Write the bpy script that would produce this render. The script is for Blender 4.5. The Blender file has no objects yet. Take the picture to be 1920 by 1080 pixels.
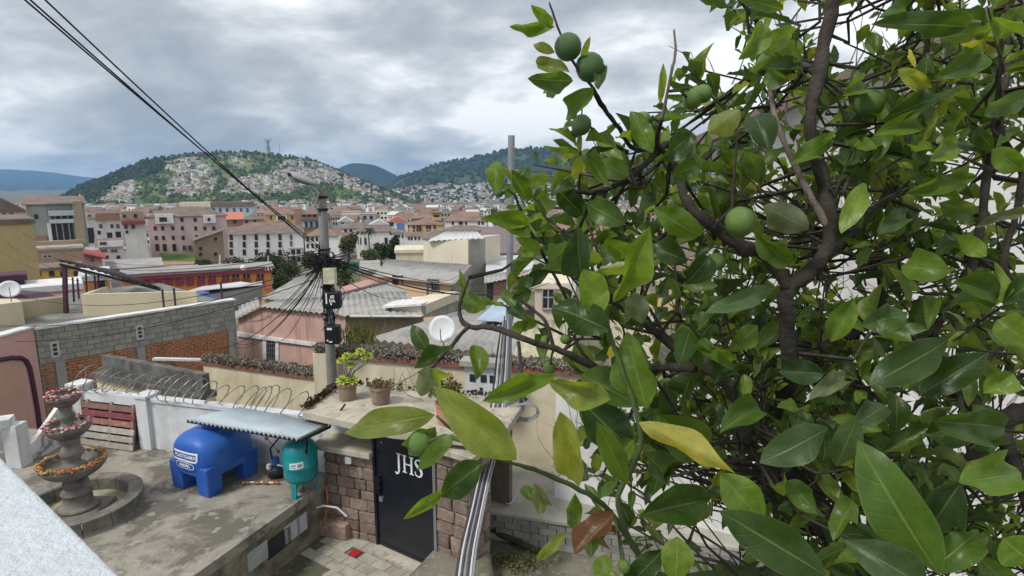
import bpy, bmesh, math, random
from mathutils import Vector, Matrix, noise as mnoise
R = math.radians
SC = bpy.context.scene
COL = SC.collection
# ------------------------------------------------------------------ camera
FPX = 1100.0            # focal length in photograph pixels (1920 wide)
PITCH = R(10.05)
CAMZ = 6.0
cd = bpy.data.cameras.new('camera'); cam = bpy.data.objects.new('camera', cd); COL.objects.link(cam)
cam.location = (0, 0, CAMZ); cam.rotation_euler = (R(90) - PITCH, 0, 0)
cd.sensor_width = 36.0; cd.lens = 36.0 * FPX / 1920.0
cd.clip_start = 0.05; cd.clip_end = 40000.0
SC.camera = cam
SC.render.resolution_x = 1024; SC.render.resolution_y = 576
# ------------------------------------------------------------------ sky
SUN_EL, SUN_AZ = R(52), R(-128)      # azimuth from +Y towards +X
W = bpy.data.worlds.new('World'); SC.world = W; W.use_nodes = True
nt = W.node_tree; nt.nodes.clear()
def N(nt, t, **kw):
    n = nt.nodes.new(t)
    for k, v in kw.items(): setattr(n, k, v)
    return n
def ramp(nt, stops, interp='LINEAR'):
    r = N(nt, 'ShaderNodeValToRGB'); r.color_ramp.interpolation = interp
    e = r.color_ramp.elements
    e[0].position, e[0].color = stops[0][0], (*stops[0][1], 1)
    e[1].position, e[1].color = stops[1][0], (*stops[1][1], 1)
    for p, c in stops[2:]:
        x = e.new(p); x.color = (*c, 1)
    return r
tc = N(nt, 'ShaderNodeTexCoord'); sx = N(nt, 'ShaderNodeSeparateXYZ')
nt.links.new(tc.outputs['Generated'], sx.inputs[0])
def mth(nt, op, a, b=None, c=None):
    n = N(nt, 'ShaderNodeMath', operation=op)
    for i, x in enumerate((a, b, c)):
        if x is None: continue
        if isinstance(x, (int, float)): n.inputs[i].default_value = x
        else: nt.links.new(x, n.inputs[i])
    return n.outputs[0]
zc = mth(nt, 'ADD', mth(nt, 'MAXIMUM', sx.outputs[2], 0.0), 0.38)
cx = mth(nt, 'DIVIDE', sx.outputs[0], zc); cy = mth(nt, 'DIVIDE', sx.outputs[1], zc)
cv = N(nt, 'ShaderNodeCombineXYZ'); nt.links.new(cx, cv.inputs[0]); nt.links.new(cy, cv.inputs[1])
def cloudnoise(scale, detail, rough, dist, off):
    mp = N(nt, 'ShaderNodeMapping'); mp.inputs['Location'].default_value = off; mp.inputs['Scale'].default_value = (0.85, 1.0, 1.0)
    nt.links.new(cv.outputs[0], mp.inputs[0])
    n = N(nt, 'ShaderNodeTexNoise'); n.inputs['Scale'].default_value = scale; n.inputs['Detail'].default_value = detail
    n.inputs['Roughness'].default_value = rough; n.inputs['Distortion'].default_value = dist
    nt.links.new(mp.outputs[0], n.inputs['Vector']); return n.outputs['Fac']
n1 = cloudnoise(1.5, 7, 0.52, 0.2, (3.1, 7.7, 0)); n2 = cloudnoise(4.2, 9, 0.58, 0.25, (1.0, 4.2, 2.0))
cm = mth(nt, 'ADD', mth(nt, 'MULTIPLY', n1, 0.62), mth(nt, 'MULTIPLY', n2, 0.38))
cr = ramp(nt, [(0.385, (0.205, 0.22, 0.238)), (0.455, (0.275, 0.288, 0.302)), (0.52, (0.40, 0.41, 0.418)), (0.58, (0.60, 0.60, 0.60))])
nt.links.new(cm, cr.inputs[0])
sky = N(nt, 'ShaderNodeTexSky', sky_type='NISHITA'); sky.sun_disc = False
sky.sun_elevation = SUN_EL; sky.sun_rotation = SUN_AZ
skm = N(nt, 'ShaderNodeMix', data_type='RGBA', blend_type='MULTIPLY'); skm.inputs[0].default_value = 1
nt.links.new(sky.outputs[0], skm.inputs[6]); skm.inputs[7].default_value = (0.08, 0.08, 0.08, 1)
mx = N(nt, 'ShaderNodeMix', data_type='RGBA'); mx.inputs[0].default_value = 0.93
nt.links.new(skm.outputs[2], mx.inputs[6]); nt.links.new(cr.outputs[0], mx.inputs[7])
bg = N(nt, 'ShaderNodeBackground'); bg.inputs[1].default_value = 1.0
nt.links.new(mx.outputs[2], bg.inputs[0])
ow = N(nt, 'ShaderNodeOutputWorld'); nt.links.new(bg.outputs[0], ow.inputs[0])
# ------------------------------------------------------------------ sun (veiled by cloud)
sd = bpy.data.lights.new('sun', 'SUN'); sd.energy = 1.35; sd.angle = R(14); sd.color = (1.0, 0.96, 0.9)
sun = bpy.data.objects.new('sun', sd); COL.objects.link(sun)
SUNDIR = Vector((math.sin(SUN_AZ) * math.cos(SUN_EL), math.cos(SUN_AZ) * math.cos(SUN_EL), math.sin(SUN_EL)))
sun.rotation_euler = SUNDIR.to_track_quat('Z', 'Y').to_euler()
sun.location = SUNDIR * 50
vs = SC.view_settings; vs.view_transform = 'Standard'; vs.look = 'None'; vs.gamma = 1.0; vs.exposure = 1.06; vs.use_curve_mapping = False
SC.cycles.volume_bounces = 0
SC.cycles.max_bounces = 6; SC.cycles.diffuse_bounces = 3; SC.cycles.glossy_bounces = 2; SC.cycles.transparent_max_bounces = 6
# ------------------------------------------------------------------ pixel -> place helpers
CP, SP = math.cos(PITCH), math.sin(PITCH)
CAMP = Vector((0, 0, CAMZ))
def ray(u, v):
    a = (u - 960) / FPX; b = (540 - v) / FPX
    return Vector((a, CP + b * SP, -SP + b * CP))
def PY(u, v, Y):
    d = ray(u, v); return CAMP + d * (Y / d.y)
def PZ(u, v, z):
    d = ray(u, v); return CAMP + d * ((z - CAMZ) / d.z)
def PD(u, v, t):
    return CAMP + ray(u, v) * t
def PL(u, v, o, n):
    "the point seen at a pixel on the plane through o with normal n"
    d = ray(u, v); o = Vector(o); n = Vector(n)
    return CAMP + d * ((o - CAMP).dot(n) / d.dot(n))
# ------------------------------------------------------------------ materials
MATS = {}
def coords(nt, rnd=True, scl=(1, 1, 1)):
    t = N(nt, 'ShaderNodeTexCoord'); out = t.outputs['Object']
    m = N(nt, 'ShaderNodeMapping'); m.inputs['Scale'].default_value = scl
    nt.links.new(out, m.inputs[0]); out = m.outputs[0]
    if rnd:
        oi = N(nt, 'ShaderNodeObjectInfo'); k = mth(nt, 'MULTIPLY', oi.outputs['Random'], 57.0)
        a = N(nt, 'ShaderNodeVectorMath', operation='ADD'); nt.links.new(out, a.inputs[0]); nt.links.new(k, a.inputs[1]); out = a.outputs[0]
    return out
def nz(nt, vec, scale, detail=5, rough=0.55, dist=0.0):
    n = N(nt, 'ShaderNodeTexNoise'); n.inputs['Scale'].default_value = scale; n.inputs['Detail'].default_value = detail
    n.inputs['Roughness'].default_value = rough; n.inputs['Distortion'].default_value = dist
    nt.links.new(vec, n.inputs['Vector']); return n.outputs['Fac']
def mixc(nt, fac, a, b, blend='MIX'):
    m = N(nt, 'ShaderNodeMix', data_type='RGBA', blend_type=blend)
    for i, x in ((0, fac), (6, a), (7, b)):
        if isinstance(x, (int, float)): m.inputs[i].default_value = x
        elif isinstance(x, tuple): m.inputs[i].default_value = (*x[:3], 1)
        else: nt.links.new(x, m.inputs[i])
    return m.outputs[2]
def clampc(c): return tuple(max(0.0, min(1.0, x)) for x in c)
def mat(name, col, rough=0.85, var=0.18, scale=3.0, bump=0.25, bscale=25.0, dirt=None, dscale=0.7, damt=0.5, dlo=0.48, dhi=0.66,
        streak=None, sscale=3.0, metal=0.0, spec=0.3, rv=0.0, coat=0.0, speck=None, spscale=60.0, bdist=0.01, rust=None):
    if name in MATS: return MATS[name]
    m = bpy.data.materials.new(name); m.use_nodes = True; t = m.node_tree; t.nodes.clear()
    o = N(t, 'ShaderNodeOutputMaterial'); b = N(t, 'ShaderNodeBsdfPrincipled'); t.links.new(b.outputs[0], o.inputs[0])
    b.inputs['Roughness'].default_value = rough; b.inputs['Metallic'].default_value = metal
    b.inputs['Specular IOR Level'].default_value = spec
    if coat: b.inputs['Coat Weight'].default_value = coat; b.inputs['Coat Roughness'].default_value = 0.15
    vec = coords(t)
    f = nz(t, vec, scale, 6, 0.62)
    rr = ramp(t, [(0.3, (0, 0, 0)), (0.7, (1, 1, 1))]); t.links.new(f, rr.inputs[0])
    c = mixc(t, rr.outputs[0], clampc([x * (1 - var) for x in col]), clampc([x * (1 + var) for x in col]))
    if dirt:
        g = nz(t, vec, dscale, 8, 0.65, 0.4); r2 = ramp(t, [(dlo, (0, 0, 0)), (dhi, (1, 1, 1))]); t.links.new(g, r2.inputs[0])
        k = mth(t, 'MULTIPLY', r2.outputs[0], damt); c = mixc(t, k, c, dirt)
    if streak:
        v2 = coords(t, True, (sscale, sscale, sscale * 0.07)); g = nz(t, v2, 1.0, 6, 0.6)
        r2 = ramp(t, [(0.5, (0, 0, 0)), (0.72, (1, 1, 1))]); t.links.new(g, r2.inputs[0])
        k = mth(t, 'MULTIPLY', r2.outputs[0], streak[3]); c = mixc(t, k, c, streak[:3])
    if speck:
        g = nz(t, vec, spscale, 2, 0.5); r2 = ramp(t, [(0.60, (0, 0, 0)), (0.66, (1, 1, 1))]); t.links.new(g, r2.inputs[0])
        k = mth(t, 'MULTIPLY', r2.outputs[0], speck[3]); c = mixc(t, k, c, speck[:3])
    if rv:
        oi = N(t, 'ShaderNodeObjectInfo'); k = mth(t, 'MULTIPLY_ADD', oi.outputs['Random'], 2 * rv, 1 - rv)
        cc = N(t, 'ShaderNodeCombineColor'); 
        for i in range(3): t.links.new(k, cc.inputs[i])
        c = mixc(t, 1.0, c, cc.outputs[0], 'MULTIPLY')
    t.links.new(c, b.inputs['Base Color'])
    if bump:
        bn = nz(t, vec, bscale, 5, 0.6); bp = N(t, 'ShaderNodeBump'); bp.inputs['Strength'].default_value = bump; bp.inputs['Distance'].default_value = bdist
        t.links.new(bn, bp.inputs['Height']); t.links.new(bp.outputs[0], b.inputs['Normal'])
    MATS[name] = m; return m
# ------------------------------------------------------------------ meshes
class MB:
    def __init__(s): s.v = []; s.f = []; s.mi = []; s.cur = 0
    def add(s, vs, fs):
        o = len(s.v); s.v += [tuple(p) for p in vs]; s.f += [tuple(i + o for i in q) for q in fs]; s.mi += [s.cur] * len(fs); return s
    def box(s, x0, x1, y0, y1, z0, z1, M=None):
        p = [Vector(q) for q in ((x0,y0,z0),(x1,y0,z0),(x1,y1,z0),(x0,y1,z0),(x0,y0,z1),(x1,y0,z1),(x1,y1,z1),(x0,y1,z1))]
        if M is not None: p = [M @ q for q in p]
        return s.add(p, [(3,2,1,0),(4,5,6,7),(0,1,5,4),(1,2,6,5),(2,3,7,6),(3,0,4,7)])
    def prism(s, pts, vec):
        "closed solid: polygon pts swept by vec"
        pts = [Vector(p) for p in pts]; vec = Vector(vec); n = len(pts)
        nrm = Vector((0,0,0))
        for i in range(n):
            a, b = pts[i], pts[(i+1) % n]
            nrm += Vector(((a.y-b.y)*(a.z+b.z), (a.z-b.z)*(a.x+b.x), (a.x-b.x)*(a.y+b.y)))
        if nrm.dot(vec) > 0: pts.reverse()
        q = pts + [p + vec for p in pts]
        fs = [tuple(range(n)), tuple(range(2*n-1, n-1, -1))] + [(i, i+n, (i+1) % n + n, (i+1) % n) for i in range(n)]
        return s.add(q, fs)
    def bar(s, a, b, w, h=None, up=(0,0,1)):
        "square bar from a to b"
        a, b = Vector(a), Vector(b); h = h or w; d = (b - a); L = d.length; d.normalize()
        up = Vector(up)
        if abs(d.dot(up)) > 0.98: up = Vector((0, 1, 0))
        x = d.cross(up).normalized(); z = x.cross(d)
        M = Matrix((x, d, z)).transposed().to_4x4(); M.translation = a
        return s.box(-w/2, w/2, 0, L, -h/2, h/2, M)
    def tube(s, pts, rad, n=8, cap=True):
        pts = [Vector(p) for p in pts]; k = len(pts)
        if isinstance(rad, (int, float)): rad = [rad] * k
        d0 = (pts[1] - pts[0]).normalized(); up = Vector((0,0,1)) if abs(d0.z) < 0.9 else Vector((1,0,0))
        x = d0.cross(up).normalized(); vs = []; fs = []
        for i, p in enumerate(pts):
            d = (pts[min(i+1,k-1)] - pts[max(i-1,0)])
            if d.length < 1e-9: d = d0
            d = d.normalized(); x = (x - d * x.dot(d))
            if x.length < 1e-6: x = d.orthogonal()
            x.normalize(); y = d.cross(x)
            for j in range(n):
                a = 2*math.pi*j/n; vs.append(p + (x*math.cos(a) + y*math.sin(a)) * rad[i])
        for i in range(k-1):
            for j in range(n):
                fs.append((i*n+j, i*n+(j+1) % n, (i+1)*n+(j+1) % n, (i+1)*n+j))
        if cap: fs.append(tuple(range(n-1, -1, -1))); fs.append(tuple(range((k-1)*n, k*n)))
        return s.add(vs, fs)
    def lathe(s, prof, n=24, c=(0,0,0), M=None):
        c = Vector(c); vs = []; fs = []; k = len(prof)
        for r, z in prof:
            for j in range(n):
                a = 2*math.pi*j/n; p = Vector((r*math.cos(a), r*math.sin(a), z))
                vs.append((M @ p if M is not None else p) + c)
        for i in range(k-1):
            for j in range(n): fs.append((i*n+j, i*n+(j+1) % n, (i+1)*n+(j+1) % n, (i+1)*n+j))
        if prof[0][0] > 1e-5: fs.append(tuple(range(n-1, -1, -1)))
        if prof[-1][0] > 1e-5: fs.append(tuple(range((k-1)*n, k*n)))
        return s.add(vs, fs)
    def ball(s, c, r, seg=10, rings=6, sc=(1,1,1)):
        prof = [(max(1e-4, math.sin(math.pi*i/rings)) * r, -math.cos(math.pi*i/rings) * r) for i in range(rings+1)]
        prof = [(a if 0 < i < rings else 1e-6, z) for i, (a, z) in enumerate(prof)]
        return s.lathe(prof, seg, c, Matrix.Diagonal((*sc, 1)))
    def grid(s, fn, nu, nv):
        vs = [fn(i/nu, j/nv) for j in range(nv+1) for i in range(nu+1)]
        return s.add(vs, [(j*(nu+1)+i, j*(nu+1)+i+1, (j+1)*(nu+1)+i+1, (j+1)*(nu+1)+i) for j in range(nv) for i in range(nu)])
    def mesh(s, name, mats, smooth=False):
        me = bpy.data.meshes.new(name); me.from_pydata(s.v, [], s.f)
        for m in (mats if isinstance(mats, (list, tuple)) else [mats]): me.materials.append(m)
        if any(s.mi): me.polygons.foreach_set('material_index', s.mi)
        if smooth: me.polygons.foreach_set('use_smooth', [True] * len(s.f))
        me.update(); return me
    def obj(s, name, mats, parent=None, smooth=False, loc=None, **tags):
        o = bpy.data.objects.new(name, s.mesh(name, mats, smooth)); COL.objects.link(o)
        if parent is not None: o.parent = parent
        if loc is not None: o.location = loc
        if smooth == 'auto': pass
        tag(o, **tags); return o
def tag(o, label=None, cat=None, group=None, kind=None):
    if label: o['label'] = label
    if cat: o['category'] = cat
    if group: o['group'] = group
    if kind: o['kind'] = kind
    return o
def empty(name, loc=(0,0,0), rz=0, label=None, cat=None, group=None):
    o = bpy.data.objects.new(name, None); COL.objects.link(o); o.location = loc; o.rotation_euler = (0,0,rz); o.empty_display_size = 0.1
    return tag(o, label, cat, group)
def inst(me, name, parent=None, loc=(0,0,0), rot=(0,0,0), sc=(1,1,1)):
    o = bpy.data.objects.new(name, me); COL.objects.link(o)
    if parent is not None: o.parent = parent
    o.location = loc; o.rotation_euler = rot; o.scale = sc; return o
def instM(me, name, M, parent=None):
    o = bpy.data.objects.new(name, me); COL.objects.link(o)
    if parent is not None: o.parent = parent
    o.matrix_basis = M; return o
def bevel(o, w=0.01, seg=2, ang=35):
    b = o.modifiers.new('bevel', 'BEVEL'); b.width = w; b.segments = seg; b.limit_method = 'ANGLE'; b.angle_limit = R(ang); return o
def frame(o, x, z=None):
    "matrix with origin o, local x along x, local z up"
    x = Vector(x).normalized(); z = Vector(z or (0,0,1)); y = z.cross(x).normalized(); z = x.cross(y)
    M = Matrix((x, y, z)).transposed().to_4x4(); M.translation = Vector(o); return M
def lerp(a, b, t): return a + (b - a) * t
def pw(x, tab):
    if x <= tab[0][0]: return tab[0][1]
    for (a, b), (c, d) in zip(tab, tab[1:]):
        if x <= c: return b + (d - b) * (x - a) / (c - a)
    return tab[-1][1]
def corr(mb, p00, p10, p11, p01, pitch=0.18, amp=0.02, thick=True):
    "corrugated sheet: ridges run from p0x to p1x side (p00->p01), repeated along p00->p10"
    p00, p10, p11, p01 = map(Vector, (p00, p10, p11, p01))
    L = max((p10-p00).length, (p11-p01).length); n = max(4, int(L/pitch*4))
    nrm = (p10-p00).cross(p01-p00).normalized()
    if nrm.z < 0: nrm = -nrm
    def fn(a, b):
        p = p00.lerp(p10, a).lerp(p01.lerp(p11, a), b)
        return p + nrm * (amp * math.sin(a * n / 4 * 2*math.pi))
    return mb.grid(fn, n, 1)
# ================================================================== terrain, hills
random.seed(11)
GT = [(0,-0.3),(11,-0.3),(14,-1.6),(22,-3.6),(30,-5.2),(60,-9.5),(100,-14.5),(200,-24.5),(260,-28),(500,-27),(1000,-36),(1500,-46),(2500,-55),(12000,-60)]
def G(r): return pw(r, GT)
def gmat(name, stops, scale, rough=0.95, bump=0.0):
    m = bpy.data.materials.new(name); m.use_nodes = True; t = m.node_tree
    b = t.nodes['Principled BSDF']; b.inputs['Roughness'].default_value = rough; b.inputs['Specular IOR Level'].default_value = 0.1
    tcn = N(t, 'ShaderNodeTexCoord'); f = nz(t, tcn.outputs['Object'], scale, 9, 0.68, 0.3)
    r = ramp(t, stops); t.links.new(f, r.inputs[0]); t.links.new(r.outputs[0], b.inputs['Base Color'])
    MATS[name] = m; return m
m_ground = gmat('town ground', [(0.35, (0.16, 0.14, 0.12)), (0.48, (0.22, 0.19, 0.16)), (0.56, (0.11, 0.13, 0.06)), (0.68, (0.05, 0.08, 0.03))], 0.03)
m_hill = gmat('hill grass', [(0.34, (0.055, 0.085, 0.03)), (0.46, (0.095, 0.135, 0.045)), (0.55, (0.15, 0.18, 0.07)), (0.68, (0.22, 0.21, 0.12))], 0.009)
m_ridge = gmat('wooded ridge', [(0.36, (0.02, 0.036, 0.026)), (0.50, (0.032, 0.055, 0.033)), (0.62, (0.075, 0.105, 0.05))], 0.0026)
m_peak = gmat('wooded peak', [(0.36, (0.016, 0.028, 0.026)), (0.6, (0.028, 0.044, 0.034))], 0.003)
m_far = gmat('haze tinted far range', [(0.40, (0.018, 0.05, 0.085)), (0.6, (0.035, 0.08, 0.11))], 0.0006)  # blue of distant haze put into the base colour of the forest
rs = [0, 6, 11, 14, 18, 22, 26, 30, 45, 60, 80, 100, 150, 200, 260, 380, 500, 750, 1000, 1500, 2500, 5000, 12000]
mb = MB(); nA = 72
vs_ = []; fs_ = []
for i, r in enumerate(rs):
    for j in range(nA):
        a = 2*math.pi*j/nA; vs_.append((r*math.sin(a) if r else 0.0001*math.sin(a), r*math.cos(a) if r else 0.0001*math.cos(a), G(r) if math.cos(a) > -0.2 else max(G(r), -0.3 - r*0.01)))
for i in range(len(rs)-1):
    for j in range(nA): fs_.append((i*nA+j, i*nA+(j+1) % nA, (i+1)*nA+(j+1) % nA, (i+1)*nA+j))
mb.add(vs_, [tuple(reversed(f)) for f in fs_])
mb.obj('ground', m_ground, smooth=True, kind='structure')

def hill(name, tab, vb, D0, D1, back, m, nu=120, ns=26, rough=0.0, seed=0, power=1.1):
    u0, u1 = tab[0][0], tab[-1][0]
    def pos(u, s):
        "s 0 foot .. 1 crest, beyond 1 the far side"
        vsky = pw(u, tab); q = min(s, 1.0)
        D = lerp(D0, D1, q ** power); p = PY(u, lerp(vb, vsky, q), D)
        if s > 1: 
            top = p.z; p = PY(u, vsky, D1); sc = 1 + (s-1) * back / D1; p = Vector((p.x*sc, p.y*sc, lerp(top, -70, (s-1)**0.8)))
        if rough and 0 < q:
            w = rough * min(1, 4*q) * (0.35 if s > 0.95 else 1); p.z += w * mnoise.noise(Vector((p.x*0.006+seed, p.y*0.006, 0))) + 0.4*w*mnoise.noise(Vector((p.x*0.02+seed, p.y*0.02, 3)))
        return p
    def fn(a, b): return pos(lerp(u0, u1, a), b*2.0)
    mb = MB(); mb.grid(fn, nu, ns*2); mb.obj(name, m, smooth=True, kind='structure'); return pos
T_PAN = [(-40,392),(60,388),(100,377),(120,368),(140,355),(165,343),(200,331),(240,316),(270,303),(300,297),(330,293),(370,288),(400,285),(440,285),(470,284),(500,287),(530,293),(560,296),(590,302),(620,313),(650,326),(680,337),(710,350),(740,362),(770,374),(830,392)]
T_PEAK = [(480,380),(560,362),(600,343),(620,325),(640,312),(660,306),(680,306),(700,309),(720,317),(745,330),(770,342),(830,358),(950,372)]
T_RIDGE = [(640,385),(690,368),(730,348),(760,331),(800,316),(840,305),(880,298),(920,288),(950,281),(990,277),(1030,279),(1080,286),(1130,296),(1180,304),(1260,316),(1400,330),(1700,336),(2100,345),(2500,380)]
T_FAR = [(-700,345),(-400,322),(-150,312),(0,318),(40,319),(80,321),(120,327),(150,331),(180,333),(240,339),(340,352),(500,365)]
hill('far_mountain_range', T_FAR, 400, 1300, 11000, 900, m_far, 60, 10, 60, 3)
hill('wooded_peak', T_PEAK, 372, 4200, 5000, 1500, m_peak, 60, 10, 18, 5)
P_RID = hill('wooded_ridge', T_RIDGE, 402, 1500, 3300, 1800, m_ridge, 120, 24, 26, 9)
P_PAN = hill('panecillo_hill'.replace('panecillo_', 'green_'), T_PAN, 394, 1020, 1750, 700, m_hill, 150, 30, 10, 1)
def s_of(v, u, tab, vb): return (v - vb) / (pw(u, tab) - vb)
# ------------------------------------------------------------------ far houses
COLW = {'white': (0.78,0.77,0.75), 'cream': (0.68,0.62,0.50), 'pink': (0.58,0.37,0.34), 'grey': (0.38,0.38,0.37), 'brick': (0.37,0.21,0.15),
        'yellow': (0.58,0.46,0.25), 'blue': (0.42,0.52,0.60), 'tan': (0.42,0.33,0.23)}
for k, c in COLW.items(): mat('wall ' + k, c, 0.9, 0.08, 0.25, 0.0, streak=(0.2,0.18,0.15,0.30), sscale=0.5)
m_tile = mat('clay tile roof', (0.26,0.17,0.13), 0.9, 0.3, 0.5, 0.0, dirt=(0.12,0.10,0.085), dscale=0.25, damt=0.7)
m_tile2 = mat('weathered brown tile roof', (0.205,0.16,0.135), 0.9, 0.25, 0.6, 0.0, dirt=(0.09,0.08,0.07), dscale=0.3, damt=0.6)
m_flat = mat('grey slab roof', (0.33,0.32,0.31), 0.9, 0.2, 0.4, 0.0)
m_lite = mat('pale sheet roof', (0.55,0.57,0.58), 0.7, 0.12, 0.4, 0.0)
m_dark = mat('dark window glass', (0.035,0.04,0.05), 0.15, 0.1, 1, 0.0, spec=0.5)
m_fram = mat('painted window frame', (0.55,0.52,0.48), 0.7, 0.1, 2, 0)
m_brn = mat('brown shutter wood', (0.13,0.06,0.045), 0.7, 0.15, 3, 0)
def unit_house(wall, roof, kind):
    mb = MB(); mb.box(-.5,.5,-.5,.5,-0.5,1)
    mb.cur = 1
    if kind == 'gable': mb.add([(-.55,-.58,.98),(.55,-.58,.98),(.55,0,1.33),(-.55,0,1.33),(.55,.58,.98),(-.55,.58,.98)], [(0,1,2,3),(3,2,4,5),(0,3,5),(1,4,2),(0,5,4,1)])
    elif kind == 'hip': mb.add([(-.56,-.56,.98),(.56,-.56,.98),(.56,.56,.98),(-.56,.56,.98),(-.2,0,1.32),(.2,0,1.32)], [(0,1,5,4),(2,3,4,5),(1,2,5),(3,0,4),(3,2,1,0)])
    else:
        mb.box(-.52,.52,-.52,.52,1.0,1.05)
        mb.box(-.1,.35,-.1,.4,1.05,1.3)
    mb.cur = 2
    for i in range(3):
        for z in (.12,.58):
            mb.box(-.36+.28*i,-.2+.28*i,-.512,-.49,z,z+.22)
    return mb.mesh('far_house', [MATS['wall '+wall], roof, m_dark])
UV_ = (('white',m_tile,'gable'),('cream',m_tile,'hip'),('white',m_flat,'flat'),('grey',m_flat,'flat'),('brick',m_flat,'flat'),
      ('pink',m_tile,'gable'),('cream',m_flat,'flat'),('yellow',m_tile,'hip'),('white',m_lite,'gable'),('tan',m_tile2,'gable'),('blue',m_flat,'flat'),('white',m_tile2,'hip'))
UH = [unit_house(w, r, k) for w, r, k in UV_]
RW = {'clay tile roof': 'red tiled', 'grey slab roof': 'grey slab', 'pale sheet roof': 'pale sheet', 'weathered brown tile roof': 'brown tiled'}
UL = ['%s house under %s %s roof' % (w, RW[r.name], k) for w, r, k in UV_]
def whereis(p, kind):
    u = 960 + p.x / p.y * FPX
    sec = pw(u, [(0,0),(1,0)]); 
    for lim, txt in ((260,'below the dark flank'),(420,'left of the winged statue'),(520,'below the winged statue'),(640,'right of the winged statue'),(740,'below the blue peak'),(860,'left of the steel pole'),(1000,'near the steel pole'),(9999,'behind the citrus leaves')):
        if u < lim: break
    d = p.length; row = 'front' if d < 420 else ('second' if d < 560 else ('third' if d < 720 else ('fourth' if d < 880 else 'far')))
    return '%s, %s %s row' % (txt, row, {'town': 'town', 'hill': 'hillside', 'slope': 'suburb'}[kind])
def inpoly(x, y, P):
    c = False; j = len(P)-1
    for i in range(len(P)):
        if (P[i][1] > y) != (P[j][1] > y) and x < (P[j][0]-P[i][0])*(y-P[i][1])/(P[j][1]-P[i][1]) + P[i][0]: c = not c
        j = i
    return c
HP = [([(178,384),(205,366),(240,344),(262,344),(268,356),(250,372),(240,386)], 190),
      ([(305,312),(330,300),(372,297),(402,322),(410,348),(395,366),(318,368),(312,345),(345,328)], 300),
      ([(412,368),(425,345),(470,330),(520,322),(540,300),(600,300),(650,327),(705,352),(742,372),(700,375),(640,352),(590,348),(540,362)], 520),
      ([(430,290),(470,292),(480,306),(440,308)], 14), ([(560,296),(600,302),(660,330),(640,334),(580,312)], 70),
      ([(180,392),(640,380),(740,372),(760,390),(180,396)], 260)]
spots = []
for P, n in HP:
    us = [p[0] for p in P]; vv = [p[1] for p in P]; k = 0; tr = 0
    while k < n and tr < n*30:
        tr += 1; u = random.uniform(min(us), max(us)); v = random.uniform(min(vv), max(vv))
        if not inpoly(u, v, P): continue
        s = s_of(v, u, T_PAN, 394)
        if not 0.0 < s < 0.94: continue
        if mnoise.noise(Vector((u*0.06, v*0.09, 4))) < -0.22: continue
        spots.append((P_PAN(u, s), 'hill')); k += 1
for i in range(3200):
    u = random.uniform(655, 1330); v = 400 - 66*random.random()**0.9
    lim = pw(u, [(655,388),(700,368),(740,352),(790,350),(900,345),(960,338),(1060,322),(1330,318)])
    if v < lim: continue
    s = s_of(v, u, T_RIDGE, 402)
    if s <= 0 or s > .8: continue
    if mnoise.noise(Vector((u*0.03, v*0.06, 9))) < -0.28: continue
    spots.append((P_RID(u, s), 'slope'))
town = []
for i in range(1500):
    D = random.uniform(300, 1050); x = random.uniform(-0.95, 0.95) * D
    u = 960 + x/D*FPX*1.0
    if (u < 150 and D < 420) or u > 1345 or u < -80: continue
    p = Vector((x, D, G(D)))
    if D > 600 or random.random() < .8:
        if all((p.xy - q.xy).length > 17 for q, _ in town): town.append((p, 'town'))
for i in range(400):
    D = random.uniform(70, 300); u = random.uniform(1075, 1345); p = Vector(((u-960)/FPX*D, D, G(D)))
    if all((p.xy - q.xy).length > 15 for q, _ in town): town.append((p, 'town'))
random.shuffle(spots)
allh = town + spots
allh.sort(key=lambda a: a[0].length)
stuff = {'town': MB(), 'hill': MB(), 'slope': MB()}
SMATS = [MATS['wall white'], m_tile, m_dark, MATS['wall cream'], m_flat, MATS['wall pink'], MATS['wall grey'], MATS['wall brick'], m_tile2, m_lite, MATS['wall tan']]
GL = {'town': ('small low house among the old town roofs before the green hill', 'old town houses in the valley'),
      'hill': ('tiny pale house on the slope of the green hill', 'houses scattered on the green hill'),
      'slope': ('tiny house in the dense suburb under the wooded ridge', 'suburb houses below the wooded ridge')}
cnt = 0
for p, kind in allh:
    w, d, h = random.uniform(6, 12), random.uniform(6, 10), random.uniform(4, 8)
    if kind == 'town': w *= 1.25; d *= 1.15; h = random.uniform(6, 10)
    if kind == 'slope': w *= 1.1; h *= .9
    if p.length > 1900: w *= 1.3; h *= 1.1
    yaw = random.choice((0, 0, 0.3, -0.4, 0.8)) + random.uniform(-.2, .2)
    if cnt < 300:
        cnt += 1
        vi = random.randrange(12) if kind != 'town' else random.choice((0,0,1,5,6,7,8,9,11,2,0)); me = UH[vi]
        o = inst(me, 'far_house', None, p, (0, 0, yaw), (w, d, h)); tag(o, UL[vi] + ' ' + whereis(p, kind), 'house', GL[kind][1])
    else:
        mb = stuff[kind]; M = Matrix.Translation(p) @ Matrix.Rotation(yaw, 4, 'Z') @ Matrix.Diagonal((w, d, h, 1))
        wi, ri = random.choice(((0,1),(3,4),(0,4),(6,4),(7,4),(5,4),(3,4),(0,8),(0,9),(0,4),(3,9),(0,9),(0,4)))
        mb.cur = wi; mb.box(-.5,.5,-.5,.5,-.5,1,M); mb.cur = ri
        if ri in (1, 8): mb.add([M @ Vector(q) for q in ((-.55,-.58,.98),(.55,-.58,.98),(.55,0,1.33),(-.55,0,1.33),(.55,.58,.98),(-.55,.58,.98))], [(0,1,2,3),(3,2,4,5),(0,3,5),(1,4,2)])
        else: mb.box(-.52,.52,-.52,.52,1.0,1.06,M)
        mb.cur = 2
        for x in (-.3, .1): mb.box(x, x+.16, -.515, -.49, .5, .75, M)
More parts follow.
